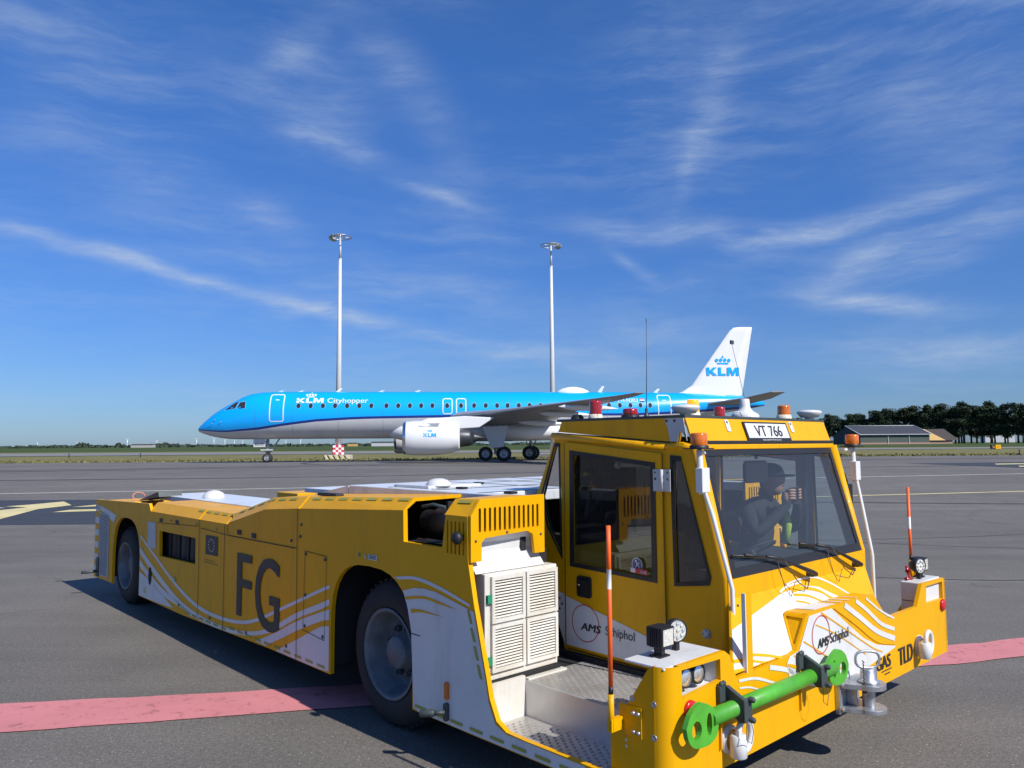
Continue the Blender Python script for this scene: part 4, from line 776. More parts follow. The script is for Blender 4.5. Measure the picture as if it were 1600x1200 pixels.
b = MB(); [b.plate([(1.93, z), (2.01, z), (2.01, z+.004), (1.93, z+.004)], SIDE, .006, None) for z in (.981, .989, .997)]; tb(b, 'printed_line', 'text', lab, recalc=False, split=True)
M['labelgreen'] = mat('label_green', (.02, .25, .12), .5)
b = MB(); b.plate(circ(2.12, .992, .013, 14), SIDE, .004, None); b.plate([(5.18, .45), (5.26, .45), (5.22, .50)], SIDE, .004, None); tb(b, 'warning_sticker', 'labelgreen', recalc=False, split=True)
b = MB(); b.plate([(2.03, .977), (2.075, .977), (2.052, 1.008)], SIDE, .004, None); b.plate([(5.19, .455), (5.25, .455), (5.22, .49)], SIDE, .0055, None); b.plate([(5.97, .24), (6.07, .24), (6.02, .30)], SIDE, .005, None); tb(b, 'warning_triangle', 'yline', recalc=False, split=True)
# grille slats in the side window, grey panel, rear louvre
b = MB()
b.box((.07, 4.74, .62), (.08, 5.68, .88))
for y in (5.0, 5.22, 5.45): b.box((.03, y, .64), (.05, y+.010, .86))
tb(b, 'grille', 'black')
b = MB(); b.plate([(5.74, .69), (5.97, .68), (5.98, .93), (5.76, .93)], SIDE, .002, .006); tb(b, 'service_plate', 'grey')
b = MB(); b.plate([(7.24, .24), (7.56, .23), (7.62, .92), (7.27, .91)], SIDE, .002, .010); lv = tb(b, 'rear_louvre', 'grey')
b = MB()
for k in range(40): z = .25+.0165*k; b.plate([(7.27, z), (7.56+.001*k, z), (7.56+.001*k, z+.006), (7.27, z+.006)], SIDE, .0115, None)
tb(b, 'louvre_slot', 'seam', lv, recalc=False)
b = MB(); b.plate(circ(5.88, .42, .045, 20, .085), SIDE, .0055, None); tb(b, 'filler_dark_disc', 'dark', recalc=False)  # black disc paints in the dark inside of the filler hole
# lamps on the near side
b = MB(); b.plate(rrect(1.235, .34, 1.265, .43, .013, 4), SIDE, .002, .016); tb(b, 'side_marker_lamp', 'amber')
b = MB(); b.plate(rrect(1.235, .235, 1.265, .325, .012, 4), SIDE, .002, .02); b.tube([(-.02, 1.25, .28), (-.05, 1.27, .28), (-.06, 1.30, .275)], .011, 10); b.lathe((-.055, 1.29, .276), (-.1, .12, -.015), [(.014, 0), (.019, .01), (.019, .075), (.013, .08), (0, .07)], 14); tb(b, 'side_coupling', 'darkgrey')
b = MB(); b.tube([(-.01, 7.62, .27), (-.10, 7.66, .26), (-.16, 7.68, .262)], .016, 10); b.plate(rrect(7.58, .21, 7.66, .42, .02), SIDE, .002, .018); tb(b, 'rear_coupling', 'darkgrey')
# horn / knob and the machinery seen in the side opening
b = MB(); b.lathe((.02, 1.14, 1.175), (-1, 0, 0), [(.018, 0), (.018, .03), (.03, .035), (.034, .055), (.02, .07), (0, .072)], 16); tb(b, 'stop_button', 'black')
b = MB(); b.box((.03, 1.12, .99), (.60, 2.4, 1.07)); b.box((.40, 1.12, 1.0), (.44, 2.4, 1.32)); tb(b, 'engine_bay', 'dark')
b = MB(); b.lathe((.20, 1.30, 1.215), (0, 1, 0), [(0, 0), (.085, .0), (.092, .03), (.092, .20), (.085, .21), (.085, .26), (.06, .27), (.06, .4)], 22); tb(b, 'air_filter', 'black')
b = MB(); b.tube([(.10, 1.62, 1.3), (.13, 1.55, 1.315), (.12, 1.42, 1.305)], .010, 8); b.tube([(.06, 1.35, 1.13), (.05, 1.48, 1.12), (.06, 1.6, 1.125)], .008, 6); tb(b, 'hose', 'darkgrey')
# wheels
def tug_wheel(x, y, z, r, w, sg):
    o = MB(); o.lathe((x, y, z), (sg, 0, 0), [(r*.60, -.01), (r*.66, -.035), (r*.80, -.03), (r*.93, -.01), (r*.985, .03), (r, .08), (r, w-.08), (r*.985, w-.03), (r*.93, w), (r*.6, w)], 48)
    for k in range(44):
        a = 2*pi*k/44; da = .05; 
        for (h0, h1, sh_) in ((.02, w*.42, 0), (w*.58, w-.02, .07)):
            q = []
            for (aa, hh) in ((a+sh_, h0), (a+sh_+da, h0), (a+sh_+da+.05, h1), (a+sh_+.05, h1)):
                q.append((x+sg*hh, y+(r*1.012)*cos(aa), z+(r*1.012)*sin(aa)))
            q2 = [(p[0], y+(p[1]-y)*.97, z+(p[2]-z)*.97) for p in q]
            o.add(q+q2, [(0, 1, 2, 3), (0, 1, 5, 4), (1, 2, 6, 5), (2, 3, 7, 6), (3, 0, 4, 7)])
    t = tb(o, 'wheel', 'rubber')
    o = MB(); o.lathe((x, y, z), (sg, 0, 0), [(r*.62, -.03), (r*.60, -.038), (r*.565, -.02), (r*.54, .03), (r*.50, .07), (r*.49, .115), (r*.42, .12), (r*.40, .10), (r*.235, .095), (r*.225, .03), (r*.20, .015), (0, .012)], 40)
    tb(o, 'rim', 'rim', t)
    o = MB()
    for k in range(8):
        a = 2*pi*k/8+.3; c = (x+sg*.095, y+r*.32*cos(a), z+r*.32*sin(a)); o.lathe(c, (-sg, 0, 0), [(.020, 0), (.020, .022), (.012, .03), (.010, .045), (0, .047)], 6, smooth=False)
    tb(o, 'wheel_nut', 'darkgrey', t, split=True)
for (x, y, r) in ((.115, 1.93, .425), (.095, 6.89, .40)):
    tug_wheel(x, y, r, r, .36, 1); tug_wheel(WID-x, y, r, r, .36, -1)
# wheel wells and chassis
b = MB()
for xa, xb in ((.03, .50), (WID-.50, WID-.03)):
    b.box((xb if xa < 1 else xa-.02, 1.15, .3), (xb+.02 if xa < 1 else xa, 2.9, 1.0)); b.box((xb if xa < 1 else xa-.02, 5.9, .3), (xb+.02 if xa < 1 else xa, 7.5, .98))
b.box((.03, 2.47, .26), (.48, 2.5, .98)); b.box((.03, 6.14, .26), (.5, 6.17, .98)); b.box((.03, 1.5, .945), (.5, 2.9, .975)); b.box((.03, 6.0, .93), (.5, 7.5, .96)); b.box((.03, 7.15, .26), (.5, 7.18, .95)); b.box((.03, 1.50, .26), (.36, 1.53, .95))
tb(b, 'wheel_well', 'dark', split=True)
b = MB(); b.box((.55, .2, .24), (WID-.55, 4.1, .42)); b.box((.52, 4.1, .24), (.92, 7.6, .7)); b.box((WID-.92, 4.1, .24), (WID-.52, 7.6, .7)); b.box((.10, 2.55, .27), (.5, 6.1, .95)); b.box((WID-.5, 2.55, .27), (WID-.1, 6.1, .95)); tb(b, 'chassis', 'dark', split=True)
# decks
for xa, xb, ya in ((.42, .53, 1.09), (.534, .80, 1.50), (.804, WID-.804, 1.50), (WID-.80, WID-.534, 1.50), (WID-.53, WID-.42, 1.09)):
    b = MB(); b.box((xa, ya, 1.30), (xb, 2.96, 1.365)); tb(b, 'engine_deck', 'deck', bevel=.006)
b = MB()
for y in (1.5, 1.95, 2.45): b.box((.44, y+.02, 1.3655), (WID-.44, y+.032, 1.368))
for x in (1.2, 1.6, 2.0): b.box((x, 1.52, 1.3655), (x+.012, 2.95, 1.3675))
tb(b, 'deck_seam', 'darkgrey', split=True)
b = MB()
for (x, y) in ((.5, 1.3), (.62, 1.9), (1.1, 2.3), (1.8, 1.6), (2.4, 2.2), (2.9, 1.5)): b.box((x, y, 1.366), (x+.05, y+.07, 1.38))
tb(b, 'deck_latch', 'black', bevel=.004, split=True)
b = MB(); b.box((.5, 2.1, 1.366), (.95, 2.5, 1.385)); b.lathe((.62, 2.15, 1.383), (0, 0, 1), [(.085, 0), (.082, .015), (.06, .035), (.03, .045), (0, .047)], 24); tb(b, 'satellite_antenna', 'white', bevel=.004)
b = MB(); P = [(2.97, .5), (2.97, 1.36), (3.4, 1.29), (4.1, 1.12), (4.1, .5)]; b.plate(P, lambda u, v, w: (w, u, v), .42, WID-.42); tb(b, 'ramp', 'deck')
for xa, xb in ((.42, .98), (WID-.98, WID-.42)):
    b = MB(); b.box((xa, 4.1, 1.07), (xb, 7.0, 1.125)); tb(b, 'arm_deck', 'deck', bevel=.006)
b = MB(); b.lathe((.62, 5.95, 1.126), (0, 0, 1), [(.11, 0), (.108, .02), (.09, .05), (.05, .072), (0, .08)], 28); tb(b, 'dome_antenna', 'white')
b = MB()
for xa, xb in ((0.03, .98), (WID-.98, WID-.03)): b.box((xa, 7.18, .5), (xb, 7.76, 1.045))
tb(b, 'rear_housing', 'yellow', bevel=.01, split=True)
b = MB(); b.plate([(6.62, 1.12), (7.3, 1.05), (6.65, 1.175)], lambda u, v, w: (.42+w, u, v), -.12, .12); tb(b, 'ramp_wedge', 'darkgrey')
b = MB(); b.tube([(.30+.065*cos(t)-.0, 7.28+.02*sin(t), 1.10+.042*sin(t)) for t in [2*pi*k/22 for k in range(21)]], .004, 6); b.tube([(.36, 7.28, 1.06), (.45, 7.05, 1.05), (.5, 6.8, 1.13)], .004, 6); tb(b, 'cable', 'orangewire')
b = MB(); b.box((.98, 4.1, .26), (WID-.98, 4.16, 1.0)); b.box((.98, 4.2, .22), (WID-.98, 6.6, .34)); b.box((1.0, 5.7, .34), (WID-1.0, 6.3, .55)); tb(b, 'cradle', 'steel')
# ---- front of the near engine housing
NP = [(0.028, 1.055), (.075, 1.055), (.075, 1.15), (.10, 1.17), (.40, 1.185), (.44, 1.165), (.455, 1.06), (.53, 1.06), (.53, 1.375), (.065, 1.37), (.003, 1.288), (.003, 1.055)]
SL = [rrect(.055+.0345*k, 1.20, .071+.0345*k, 1.325, .007, 3) for k in range(13)]
for mir in (0, 1):
    f = (lambda u, v, w: (u, 1.065-w, v)) if not mir else (lambda u, v, w: (WID-u, 1.065-w, v))
    b = MB(); b.plate(NP, f, -.02, 0.0, SL, 0); tb(b, 'vent_panel', 'yellow')
    b = MB(); b.plate([(.03, 1.1), (.53, 1.1), (.53, 1.35), (.03, 1.35)], f, -.24, -.22); tb(b, 'vent_backing', 'dark')
    b = MB(); Q = [(.005, 1.19), (-.03, 1.14), (-.035, 1.09), (-.01, 1.04), (.03, .993)]
    for i in range(len(Q)-1):
        (d0, z0), (d1, z1) = Q[i], Q[i+1]; b.add([f(.035, z0, d0-.03), f(.528, z0, d0-.03), f(.528, z1, d1-.03), f(.035, z1, d1-.03)], [(0, 1, 2, 3)], 0, True)
    tb(b, 'air_duct_cover', 'white', recalc=False)
    b = MB(); [b.lathe(f(x, z, 0), (0, -1, 0), [(.007, 0), (.006, .005), (0, .006)], 8) for x, z in ((.035, 1.16), (.25, 1.19), (.50, 1.16))]; tb(b, 'bolt', 'darkgrey', split=True)
    if not mir:
        b = MB()
        X0, X1, Z0, Z1, yf = .075, .60, .455, .99, 1.03
        b.box((X0, yf+.012, Z0), (X1, 1.40, Z1)); tb(b, 'louvre_cabinet', 'dirtywhite', bevel=.004)
        b = MB(); lv = None
        for i in range(2):
            for j in range(2):
                xa = X0+.035+.245*i; za = Z0+.04+.245*j; xb = xa+.235; zb = za+.235
                b.plate([(xa, za), (xb, za), (xb, zb), (xa, zb)], lambda u, v, w: (u, yf-w, v), -.012, .006, [[(xa+.02, za+.02), (xb-.02, za+.02), (xb-.02, zb-.02), (xa+.02, zb-.02)]])
                for k in range(13):
                    z = za+.0245+.0148*k
                    b.add([(xa+.018, yf-.002, z), (xb-.018, yf-.002, z), (xb-.018, yf+.006, z+.0065), (xa+.018, yf+.006, z+.0065), (xa+.018, yf, z-.0015), (xb-.018, yf, z-.0015), (xb-.018, yf+.008, z+.005), (xa+.018, yf+.008, z+.005)], [(0, 1, 2, 3), (4, 5, 6, 7), (0, 1, 5, 4)])
        cab_l = tb(b, 'louvre_door', 'dirtywhite')
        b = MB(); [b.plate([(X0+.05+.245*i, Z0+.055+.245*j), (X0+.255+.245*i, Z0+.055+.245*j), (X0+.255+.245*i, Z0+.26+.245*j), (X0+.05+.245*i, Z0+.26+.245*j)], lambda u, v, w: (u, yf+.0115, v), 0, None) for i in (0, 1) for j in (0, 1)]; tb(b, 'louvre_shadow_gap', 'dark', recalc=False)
        b = MB()
        for z in (Z0+.10, Z0+.41): b.box((X0+.006, yf-.006, z-.02), (X0+.026, yf+.011, z+.02)); b.lathe((X0+.03, yf-.002, z), (0, 0, 1), [(.007, -.02), (.007, .02)], 8)
        tb(b, 'hinge', 'labelgreen', split=True)
        b = MB(); b.box((.03, 1.02, Z0-.02), (.60, 1.40, Z0-.002)); tb(b, 'cabinet_gap_dark', 'dark')  # near-black slab paints in the dark of the gap under the cabinet
    else:
        b = MB(); b.box((WID-.56, 1.066, .44), (WID-.05, 1.10, 1.06)); tb(b, 'front_cabinet', 'yellow')
# steps
def treads(x0, x1, y0, y1, z):
    b = MB(); b.box((x0, y0, z-.012), (x1, y1, z)); i = 0; y = y0+.03
    while y < y1-.02:
        x = x0+.02+(.021 if i % 2 else 0)
        while x < x1-.015:
            b.add([(x-.014, y, z+.0003), (x, y-.005, z+.0035), (x+.014, y, z+.0003), (x, y+.005, z+.0035)], [(0, 1, 2, 3)]); x += .042
        y += .030; i += 1
    return b
for xo, mirror in ((0, 0), (1, 1)):
    mx = (lambda x0, x1: (x0, x1)) if not mirror else (lambda x0, x1: (WID-x1, WID-x0))
    tb(treads(*mx(.035, .315), .20, 1.0, .25), 'lower_step', 'alu', recalc=False)
    tb(treads(*mx(.33, .80), -.02, 1.03, .425), 'upper_step', 'alu', recalc=False)
    b = MB(); x0, x1 = mx(.315, .333); b.box((x0, -.03, .23), (x1, 1.04, .4245)); tb(b, 'step_riser', 'aluplain')
    b = MB(); x0, x1 = mx(.03, .315); b.box((x0, 1.0, .20), (x1, 1.04, .45)); tb(b, 'kick_panel', 'dirtywhite')
    b = MB(); x0, x1 = mx(.33, .62); b.box((x0, .99, .4255), (x1, 1.03, .432)); tb(b, 'step_edging', 'dirtywhite')
    b = MB(); x0, x1 = mx(.80, .835); b.box((x0, -.02, .25), (x1, 1.3, .452)); tb(b, 'sill_gap', 'dark')
# ---- front bumper
def fbox(out, holes, w0, w1, name, m): b = MB(); b.plate(out, FR, w0, w1, holes); return tb(b, name, m)
r0 = .075
FO = [(.05+r0, .275), (WID-.055, .275), (WID-.045, .75), (2.72, .76), (2.62, .632), (2.17, .632), (2.0, .79), (1.22, .80), (1.10, .645), (.97, .63), (.55, .622), (.50, .73), (.46, .755), (.05+r0, .755)]
HL = [(.145, .622), (.425, .640), (.425, .728), (.145, .735)]; HR = [(2.775, .632), (3.07, .622), (3.07, .732), (2.79, .735)]
fbox(FO, [HL, HR], -.022, 0, 'front_bumper', 'yellow')
b = MB()
n = 8; V = []
for k in range(n+1):
    a = radians(90*k/n); x = .05+r0-r0*sin(a); y = -.1+r0-r0*cos(a); V += [(x, y, .275), (x, y, .755)]
b.add(V, [(2*k, 2*k+2, 2*k+3, 2*k+1) for k in range(n)], 0, True)
SP = [(-.1+r0, .275), (.20, .275), (.20, .44), (.095, .59), (-.0, .735), (-.03, .755), (-.1+r0, .755)]
b.plate(SP, lambda u, v, w: (.05-w, u, v), -.02, 0); tb(b, 'bumper_end', 'yellow')
b = MB(); b.plate([(-.1, .275), (.20, .275), (.20, .5), (.12, .63), (.08, .75), (-.1, .75)], lambda u, v, w: (WID-.045-w, u, v), 0, .02); tb(b, 'bumper_end', 'yellow')
b = MB(); b.box((.06, -.075, .742), (.47, .13, .753)); b.box((.46, -.078, .45), (.478, .13, .741)); tb(b, 'lamp_shelf', 'white', bevel=.004)
b = MB(); b.box((2.73, -.078, .40), (3.09, .035, .76)); tb(b, 'lamp_shelf', 'white', bevel=.006)
b = MB(); b.box((2.7285, -.075, .64), (2.7295, .03, .644)) ; tb(b, 'shelf_seam', 'seam')
b = MB(); b.box((2.17, -.078, .60), (2.62, -.06, .625)); b.box((.55, -.078, .3), (2.62, -.05, .6)); tb(b, 'bumper_top', 'yellow')
b = MB(); b.plate([(1.10, .64), (2.16, .64), (2.0, .785), (1.22, .795)], lambda u, v, w: (u, w, v), -.077, .02); tb(b, 'bonnet', 'yellow')
b = MB(); O_ = [(-.098, .645), (-.072, .645), (.018, .765), (.018, .79), (-.098, .79)]; I_ = [(-.085, .665), (-.065, .668), (.004, .765), (.004, .778), (-.085, .778)]
b.plate(O_, lambda u, v, w: (1.105+(v-.645)*.78-w, u, v), .001, .013, [I_]); tb(b, 'bonnet_side_frame', 'yellow')
b = MB(); TOPF = lambda u, v, w: (u, v, .7945-.0128*(u-1.22)+w)
b.plate([(1.36, -.098), (1.60, -.098), (1.54, .015), (1.30, .015)], TOPF, .003, None)
for (x, wd) in ((1.66, .022), (1.75, .02), (1.86, .014)): b.plate([(x, -.098), (x+wd, -.098), (x+wd-.06, .015), (x-.06, .015)], TOPF, .003, None)
tb(b, 'front_wave_stripe', 'white', recalc=False, split=True)
# head lamps
for (x0, x1, z0, z1, sg) in ((.145, .425, .622, .738, 0), (2.775, 3.07, .622, .735, 1)):
    b = MB(); b.box((x0-.01, -.02, z0-.012), (x1+.01, -.012, z1+.01)); b.box((x0-.01, -.077, z0-.013), (x1+.01, -.02, z0-.001)); b.box((x0-.012, -.077, z0), (x0-.002, -.02, z1)); b.box((x1+.002, -.077, z0), (x1+.012, -.02, z1)); b.box((x0-.01, -.077, z1+.001), (x1+.01, -.02, z1+.008))
    hs = tb(b, 'lamp_recess', 'white')
    for k, x in enumerate((x0+.085, x0+.175)):
        b = MB(); c = (x, -.055, (z0+z1)/2); b.lathe(c, (0, -1, 0), [(.043, -.03), (.045, .0), (.041, .012), (.036, .006)], 24); tb(b, 'headlight', 'black', hs)
        b = MB(); b.lathe(c, (0, -1, 0), [(.039, .004), (.03, .011), (0, .014)], 24); tb(b, 'headlight_lens', 'lamp', hs)
    b = MB(); b.lathe((x0+.018, -.05, (z0+z1)/2), (0, -1, 0), [(.016, -.02), (.016, .0), (0, .006)], 16); tb(b, 'indicator', 'redlens', hs)
for (x, z) in ((.19, .572), (3.045, .585)):
    b = MB(); b.lathe((x, -.1, z), (0, -1, 0), [(.038, .002), (.038, .012), (.034, .016), (0, .018)], 28); tb(b, 'reflector', 'red')
b = MB()
for (y, z) in ((.08, .605), (.08, .475), (-.03, .605), (-.03, .475)): b.lathe((.05, y, z), (-1, 0, 0), [(.013, .001), (.013, .003), (.009, .004), (.009, .001), (0, .001)], 16)
tb(b, 'bolt', 'steel', split=True)
b = MB()
for (y, z) in ((.115, .43), (.115, .405)): b.lathe((.05, y, z), (-1, 0, 0), [(.007, .0005), (0, .0015)], 12)
tb(b, 'plug', 'beige', split=True)
# wave stripes on the front
b = MB(); w0 = .0025
b.plate([(1.225, .787), (1.47, .790), (1.62, .70), (1.84, .575), (2.01, .51), (2.262, .46), (2.262, .452), (1.76, .400), (1.40, .405), (1.02, .50), (.99, .60), (1.02, .628), (1.115, .64)], FR, w0, None)
b.stroke([(1.89, .785), (2.068, .694), (2.262, .618)], .012, FR, w0, 24); b.stroke([(1.765, .787), (1.899, .719), (2.078, .617), (2.262, .556)], .022, FR, w0, 24); b.stroke([(1.625, .785), (1.806, .694), (2.022, .583), (2.262, .502)], .030, FR, w0, 24)
b.stroke([(.566, .607), (.71, .589), (.884, .53)], .012, FR, w0, 16); b.stroke([(.569, .576), (.659, .56), (.756, .525)], .008, FR, w0, 16); b.stroke([(.83, .615), (1.007, .565), (1.193, .484)], .022, FR, w0, 16)
tb(b, 'front_wave_stripe', 'white', recalc=False, split=True)
b = MB()
b.stroke([(1.354, .785), (1.643, .649), (1.937, .51), (2.079, .459)], .008, FR, .0045, 30); b.stroke([(1.29, .735), (1.529, .644), (1.859, .485)], .006, FR, .0045, 30); b.stroke([(1.16, .675), (1.391, .562), (1.601, .44)], .007, FR, .0045, 30); b.stroke([(1.06, .625), (1.25, .56), (1.42, .47)], .008, FR, .0045, 30)
b.stroke([(1.50, .787), (1.75, .662), (2.01, .528), (2.262, .470)], .007, FR, .0045, 30)
b.band([(1.0, .60), (1.15, .55), (1.35, .45)], [(1.0, .585), (1.15, .53), (1.32, .44)], FR, .0045, 20)
tb(b, 'front_thin_stripe', 'yellow', recalc=False, split=True)
def logo(f, cx, cz, r, x0, x1, x2, x3, zb, h, par, m=1):
    o = MB(); n = 44; o.add([f(cx+rr*cos(2*pi*k/n), cz+rr*sin(2*pi*k/n)*1.0, .0055) for rr in (r, r-.0055) for k in range(n)], [(k, (k+1) % n, n+(k+1) % n, n+k) for k in range(n)])
    tb(o, 'logo_circle', 'cred', par, recalc=False)
    text('lettering', 'AMS', f, .0055, x0, x1, zb, zb+h*.95, 'text', par, .035, .2, off=OFF)
    text('lettering', 'Schiphol', f, .0055, x2, x3, zb-h*.28, zb+h*1.12, 'text', par, .006, 0, off=OFF)
logo(FR, 1.342, .678, .097, 1.30, 1.425, 1.44, 1.65, .615, .048, TG)
text('lettering', 'TLD', FR, .0035, 2.30, 2.52, .335, .435, 'text', TG, .06, .0, off=OFF)
text('lettering', 'GAS', FR, .0035, 1.99, 2.19, .362, .433, 'text', TG, .04, .0, off=OFF)
b = MB(); b.plate([(2.06, .345), (2.2, .345), (2.2, .351), (2.06, .351)], FR, .0035, None); b.plate([(2.1, .325), (2.17, .325), (2.17, .332), (2.1, .332)], FR, .0035, None); tb(b, 'logo_underline', 'text', recalc=False, split=True)
# vertical lamp-side post on the nose, brackets for the bar
b = MB(); b.tube([(1.0, .075, .885), (1.0, .07, .78), (1.0, -.02, .69), (1.0, -.085, .635)], .004, 4) if 0 else None
b.box((.652, -.095, .62), (.656, -.078, .97)); b.box((.656, -.095, .62), (.700, -.090, .97)); tb(b, 'guard_post', 'yellow')
b = MB(); b.box((.645, -.0955, .62), (.651, -.076, .972)); tb(b, 'guard_post_edge', 'white')
for x in (.44, 1.13):
    b = MB(); b.plate([(-.10, .615), (-.125, .62), (-.205, .58), (-.212, .485), (-.18, .48), (-.165, .495), (-.10, .50)], lambda u, v, w: (w, u, v), x-.012, x+.012); b.box((x-.055, -.122, .555), (x-.012, -.101, .625)); b.box((x-.012, -.21, .485), (x+.05, -.195, .58))
    for (yy, zz) in ((-.21, .575), (-.21, .492)): b.lathe((x+.03, yy, zz), (0, -1, 0), [(.014, 0), (.013, .018), (.008, .024), (0, .025)], 8)
    for dx in (-.04, -.02): b.lathe((x+dx, -.118, .625), (0, 0, 1), [(.010, 0), (.011, .01), (.006, .018), (0, .019)], 10)
    cl_ = tb(b, 'bar_clamp', 'darkgrey', bevel=.004)
    b = MB(); b.tube([(x+.0, -.21, .48), (x-.01, -.212, .42), (x+.03, -.212, .395), (x+.07, -.20, .43), (x+.06, -.19, .49)], .0016, 5, cap=False); tb(b, 'lanyard', 'darkgrey', cl_)
b = MB(); [b.box((x, -.112, .36), (x+.008, -.101, .56)) for x in (.40, 1.10)]; tb(b, 'bracket_strap', 'yellow', split=True)
# green bar (carried in the clamps)
TBr = empty('tow_bar', (0, 0, 0), TR)
BC = (.78, -.155, .53); bw = TO+RV*BC[0]+BV*BC[1]; TBr.location = (bw.x, bw.y, BC[2]); tag(TBr, 'bright green steel bar with pierced end lugs clamped across the front of the yellow tug', 'tow bar')
def bb(mb, nm, m, p=TBr, **k): return mb.build(nm, m, p, off=BC, **k)
b = MB(); b.tube([(.245, -.155, .535), (1.34, -.155, .525)], .034, 28); bb(b, 'tube', 'green')
for cx, cz, sg in ((.18, .530, 1), (1.385, .522, -1)):
    for yy in (-.16,):
        P = resample([(-.088, .0), (-.075, -.05), (-.04, -.082), (.03, -.085), (.075, -.06), (.088, -.01), (.08, .035), (.035, .072), (-.01, .085), (-.06, .055), (-.088, .0)], 40)[:-1]
        kx = 1.08 if sg > 0 else 1.0; P = [(cx+sg*x*kx, cz+z) for x, z in P]
        b = MB(); b.plate(P, lambda u, v, w: (u, yy-w-(u-cx)*.12, v), -.011, .011, [circ(cx-sg*.035, cz-.015, .028, 18, .036), circ(cx+sg*.04, cz-.005, .016, 14, .045)]); bb(b, 'end_lug', 'green', bevel=.003)
# shackles
for (x, z, sx_) in ((.49, .385, 1), (2.60, .40, -1)):
    b = MB(); b.lathe((x-.02*sx_, -.101, z), (0, -1, 0), [(.060, 0), (.060, .010), (.045, .016), (.045, .02)], 26)
    b.tube([(x-.03, -.155, z-.06), (x-.03, -.155, z-.055), (x-.03, -.155, z+.03), (x-.03, -.155, z+.038)], [.03, .036, .036, .028], 24)
    b.tube([(x+.005+.05*cos(t), -.165, z+.028+.066*sin(t)) for t in [2*pi*k/26 for k in range(27)]], .0135, 12, cap=False)
    tb(b, 'towing_eye', 'white')
# hitch
HQ = 1.60
b = MB(); b.box((HQ-.125, -.125, .255), (HQ-.09, -.101, .43)); b.box((HQ-.09, -.118, .27), (HQ+.12, -.101, .41))
def hp(z, t):
    P = [(HQ-.12, -.101), (HQ+.11, -.101), (HQ+.10, -.19)]+[(HQ+.015+.085*cos(a), -.215-.085*sin(a)) for a in [radians(d) for d in range(0, 181, 12)]]+[(HQ-.10, -.16)]
    b.plate(P, lambda u, v, w: (u, v, z+w), 0, t)
hp(.385, .026); hp(.268, .022)
b.box((HQ-.03, -.17, .29), (HQ-.02, -.12, .385))
for (x, z) in ((HQ-.108, .405), (HQ-.108, .28)): b.lathe((x, -.125, z), (0, -1, 0), [(.014, 0), (.014, .016), (0, .02)], 6, smooth=False)
ht = tb(b, 'hitch', 'steel', bevel=.002)
b = MB(); b.lathe((HQ+.015, -.215, .27), (0, 0, 1), [(.032, 0), (.032, .115), (.034, .1415), (.056, .142), (.052, .152), (.038, .160), (.037, .205), (.030, .214), (0, .216)], 28)
b.tube([(HQ+.015+.046*(abs(cos(t))**.7)*(1 if cos(t) > 0 else -1), -.215-.042*(abs(cos(t))**.7)*(1 if cos(t) > 0 else -1), .525+.042*(abs(sin(t))**.7)*(1 if sin(t) > 0 else -1)) for t in [2*pi*k/32-.5*pi for k in range(33)]], .007, 10, cap=False); b.box((HQ+.06, -.235, .415), (HQ+.08, -.20, .47))
tb(b, 'hitch_pin', 'steel', ht)
b = MB(); [b.tube([(HQ-.045+.005*(k % 2), -.215, .53-.014*k), (HQ-.045+.005*((k+1) % 2)+.003, -.22, .518-.014*k)], .0033, 5) for k in range(8)]; b.lathe((HQ-.05, -.225, .37), (0, 0, 1), [(.008, 0), (.013, .01), (.01, .025), (.014, .04), (.005, .05)], 8); tb(b, 'safety_chain', 'bark', ht)
# work lamps on the bumper shelves
def worklamp_sq(x, y, z, rz, par):
    c, s = cos(rz), sin(rz); f = lambda a, b_, cz: (x+a*c-b_*s, y+a*s+b_*c, z+cz)
    o = MB(); k = MB(); k.box((-.042, -.035, .045), (.042, .045, .125)); o.add([f(*v) for v in k.v], k.f); 
    for i in range(5): k = MB(); k.box((-.045, .0+.011*i-.02, .043), (.045, .004+.011*i-.02, .127)); o.add([f(*v) for v in k.v], k.f)
    k = MB(); k.box((-.012, -.01, 0), (.012, .03, .05)); k.box((-.035, -.02, 0), (.035, .04, .006)); o.add([f(*v) for v in k.v], k.f)
    w = tb(o, 'work_lamp', 'black', par)
    o = MB(); k = MB(); k.box((-.034, -.0375, .052), (.034, -.0352, .118)); o.add([f(*v) for v in k.v], k.f); tb(o, 'work_lamp_lens', 'led', w)
def worklamp_rd(x, y, z, rz, par):
    d = Vector((sin(rz), -cos(rz), 0)); o = MB(); c = Vector((x, y, z+.085)); o.lathe(c, d, [(0, -.05), (.03, -.045), (.046, -.02), (.05, .0), (.05, .018), (.045, .02)], 28); o.box((x-.012, y-.012, z), (x+.012, y+.012, z+.05)); w = tb(o, 'work_lamp', 'black', par)
    o = MB(); o.lathe(c, d, [(.045, .016), (0, .018)], 24); tb(o, 'work_lamp_lens', 'led', w)
    o = MB(); u = d.cross(Vector((0, 0, 1)))
    for k in range(9):
        a = 2*pi*k/8; p = c+d*.019+((u*cos(a)+Vector((0, 0, 1))*sin(a))*.029 if k < 8 else Vector()); o.lathe(p, d, [(.009, 0), (.006, .004), (0, .005)], 8)
    tb(o, 'led_emitter', 'lamp', w, split=True)
worklamp_sq(.20, .04, .753, 0, TG); worklamp_rd(.33, .06, .753, -.35, TG)
worklamp_sq(2.985, .0, .76, .1, TG); worklamp_rd(2.895, -.02, .76, -.3, TG)
b = MB(); b.tube([(2.83, .0, .762), (2.80, .01, .80), (2.80, .02, .85)], .008, 8); b.tube([(2.76, .01, .772), (2.84, .01, .772)], .010, 8); b.lathe((2.80, .01, .82), (1, 0, .1), [(.012, -.015), (.012, .02), (0, .022)], 10); tb(b, 'battery_switch', 'redlens')
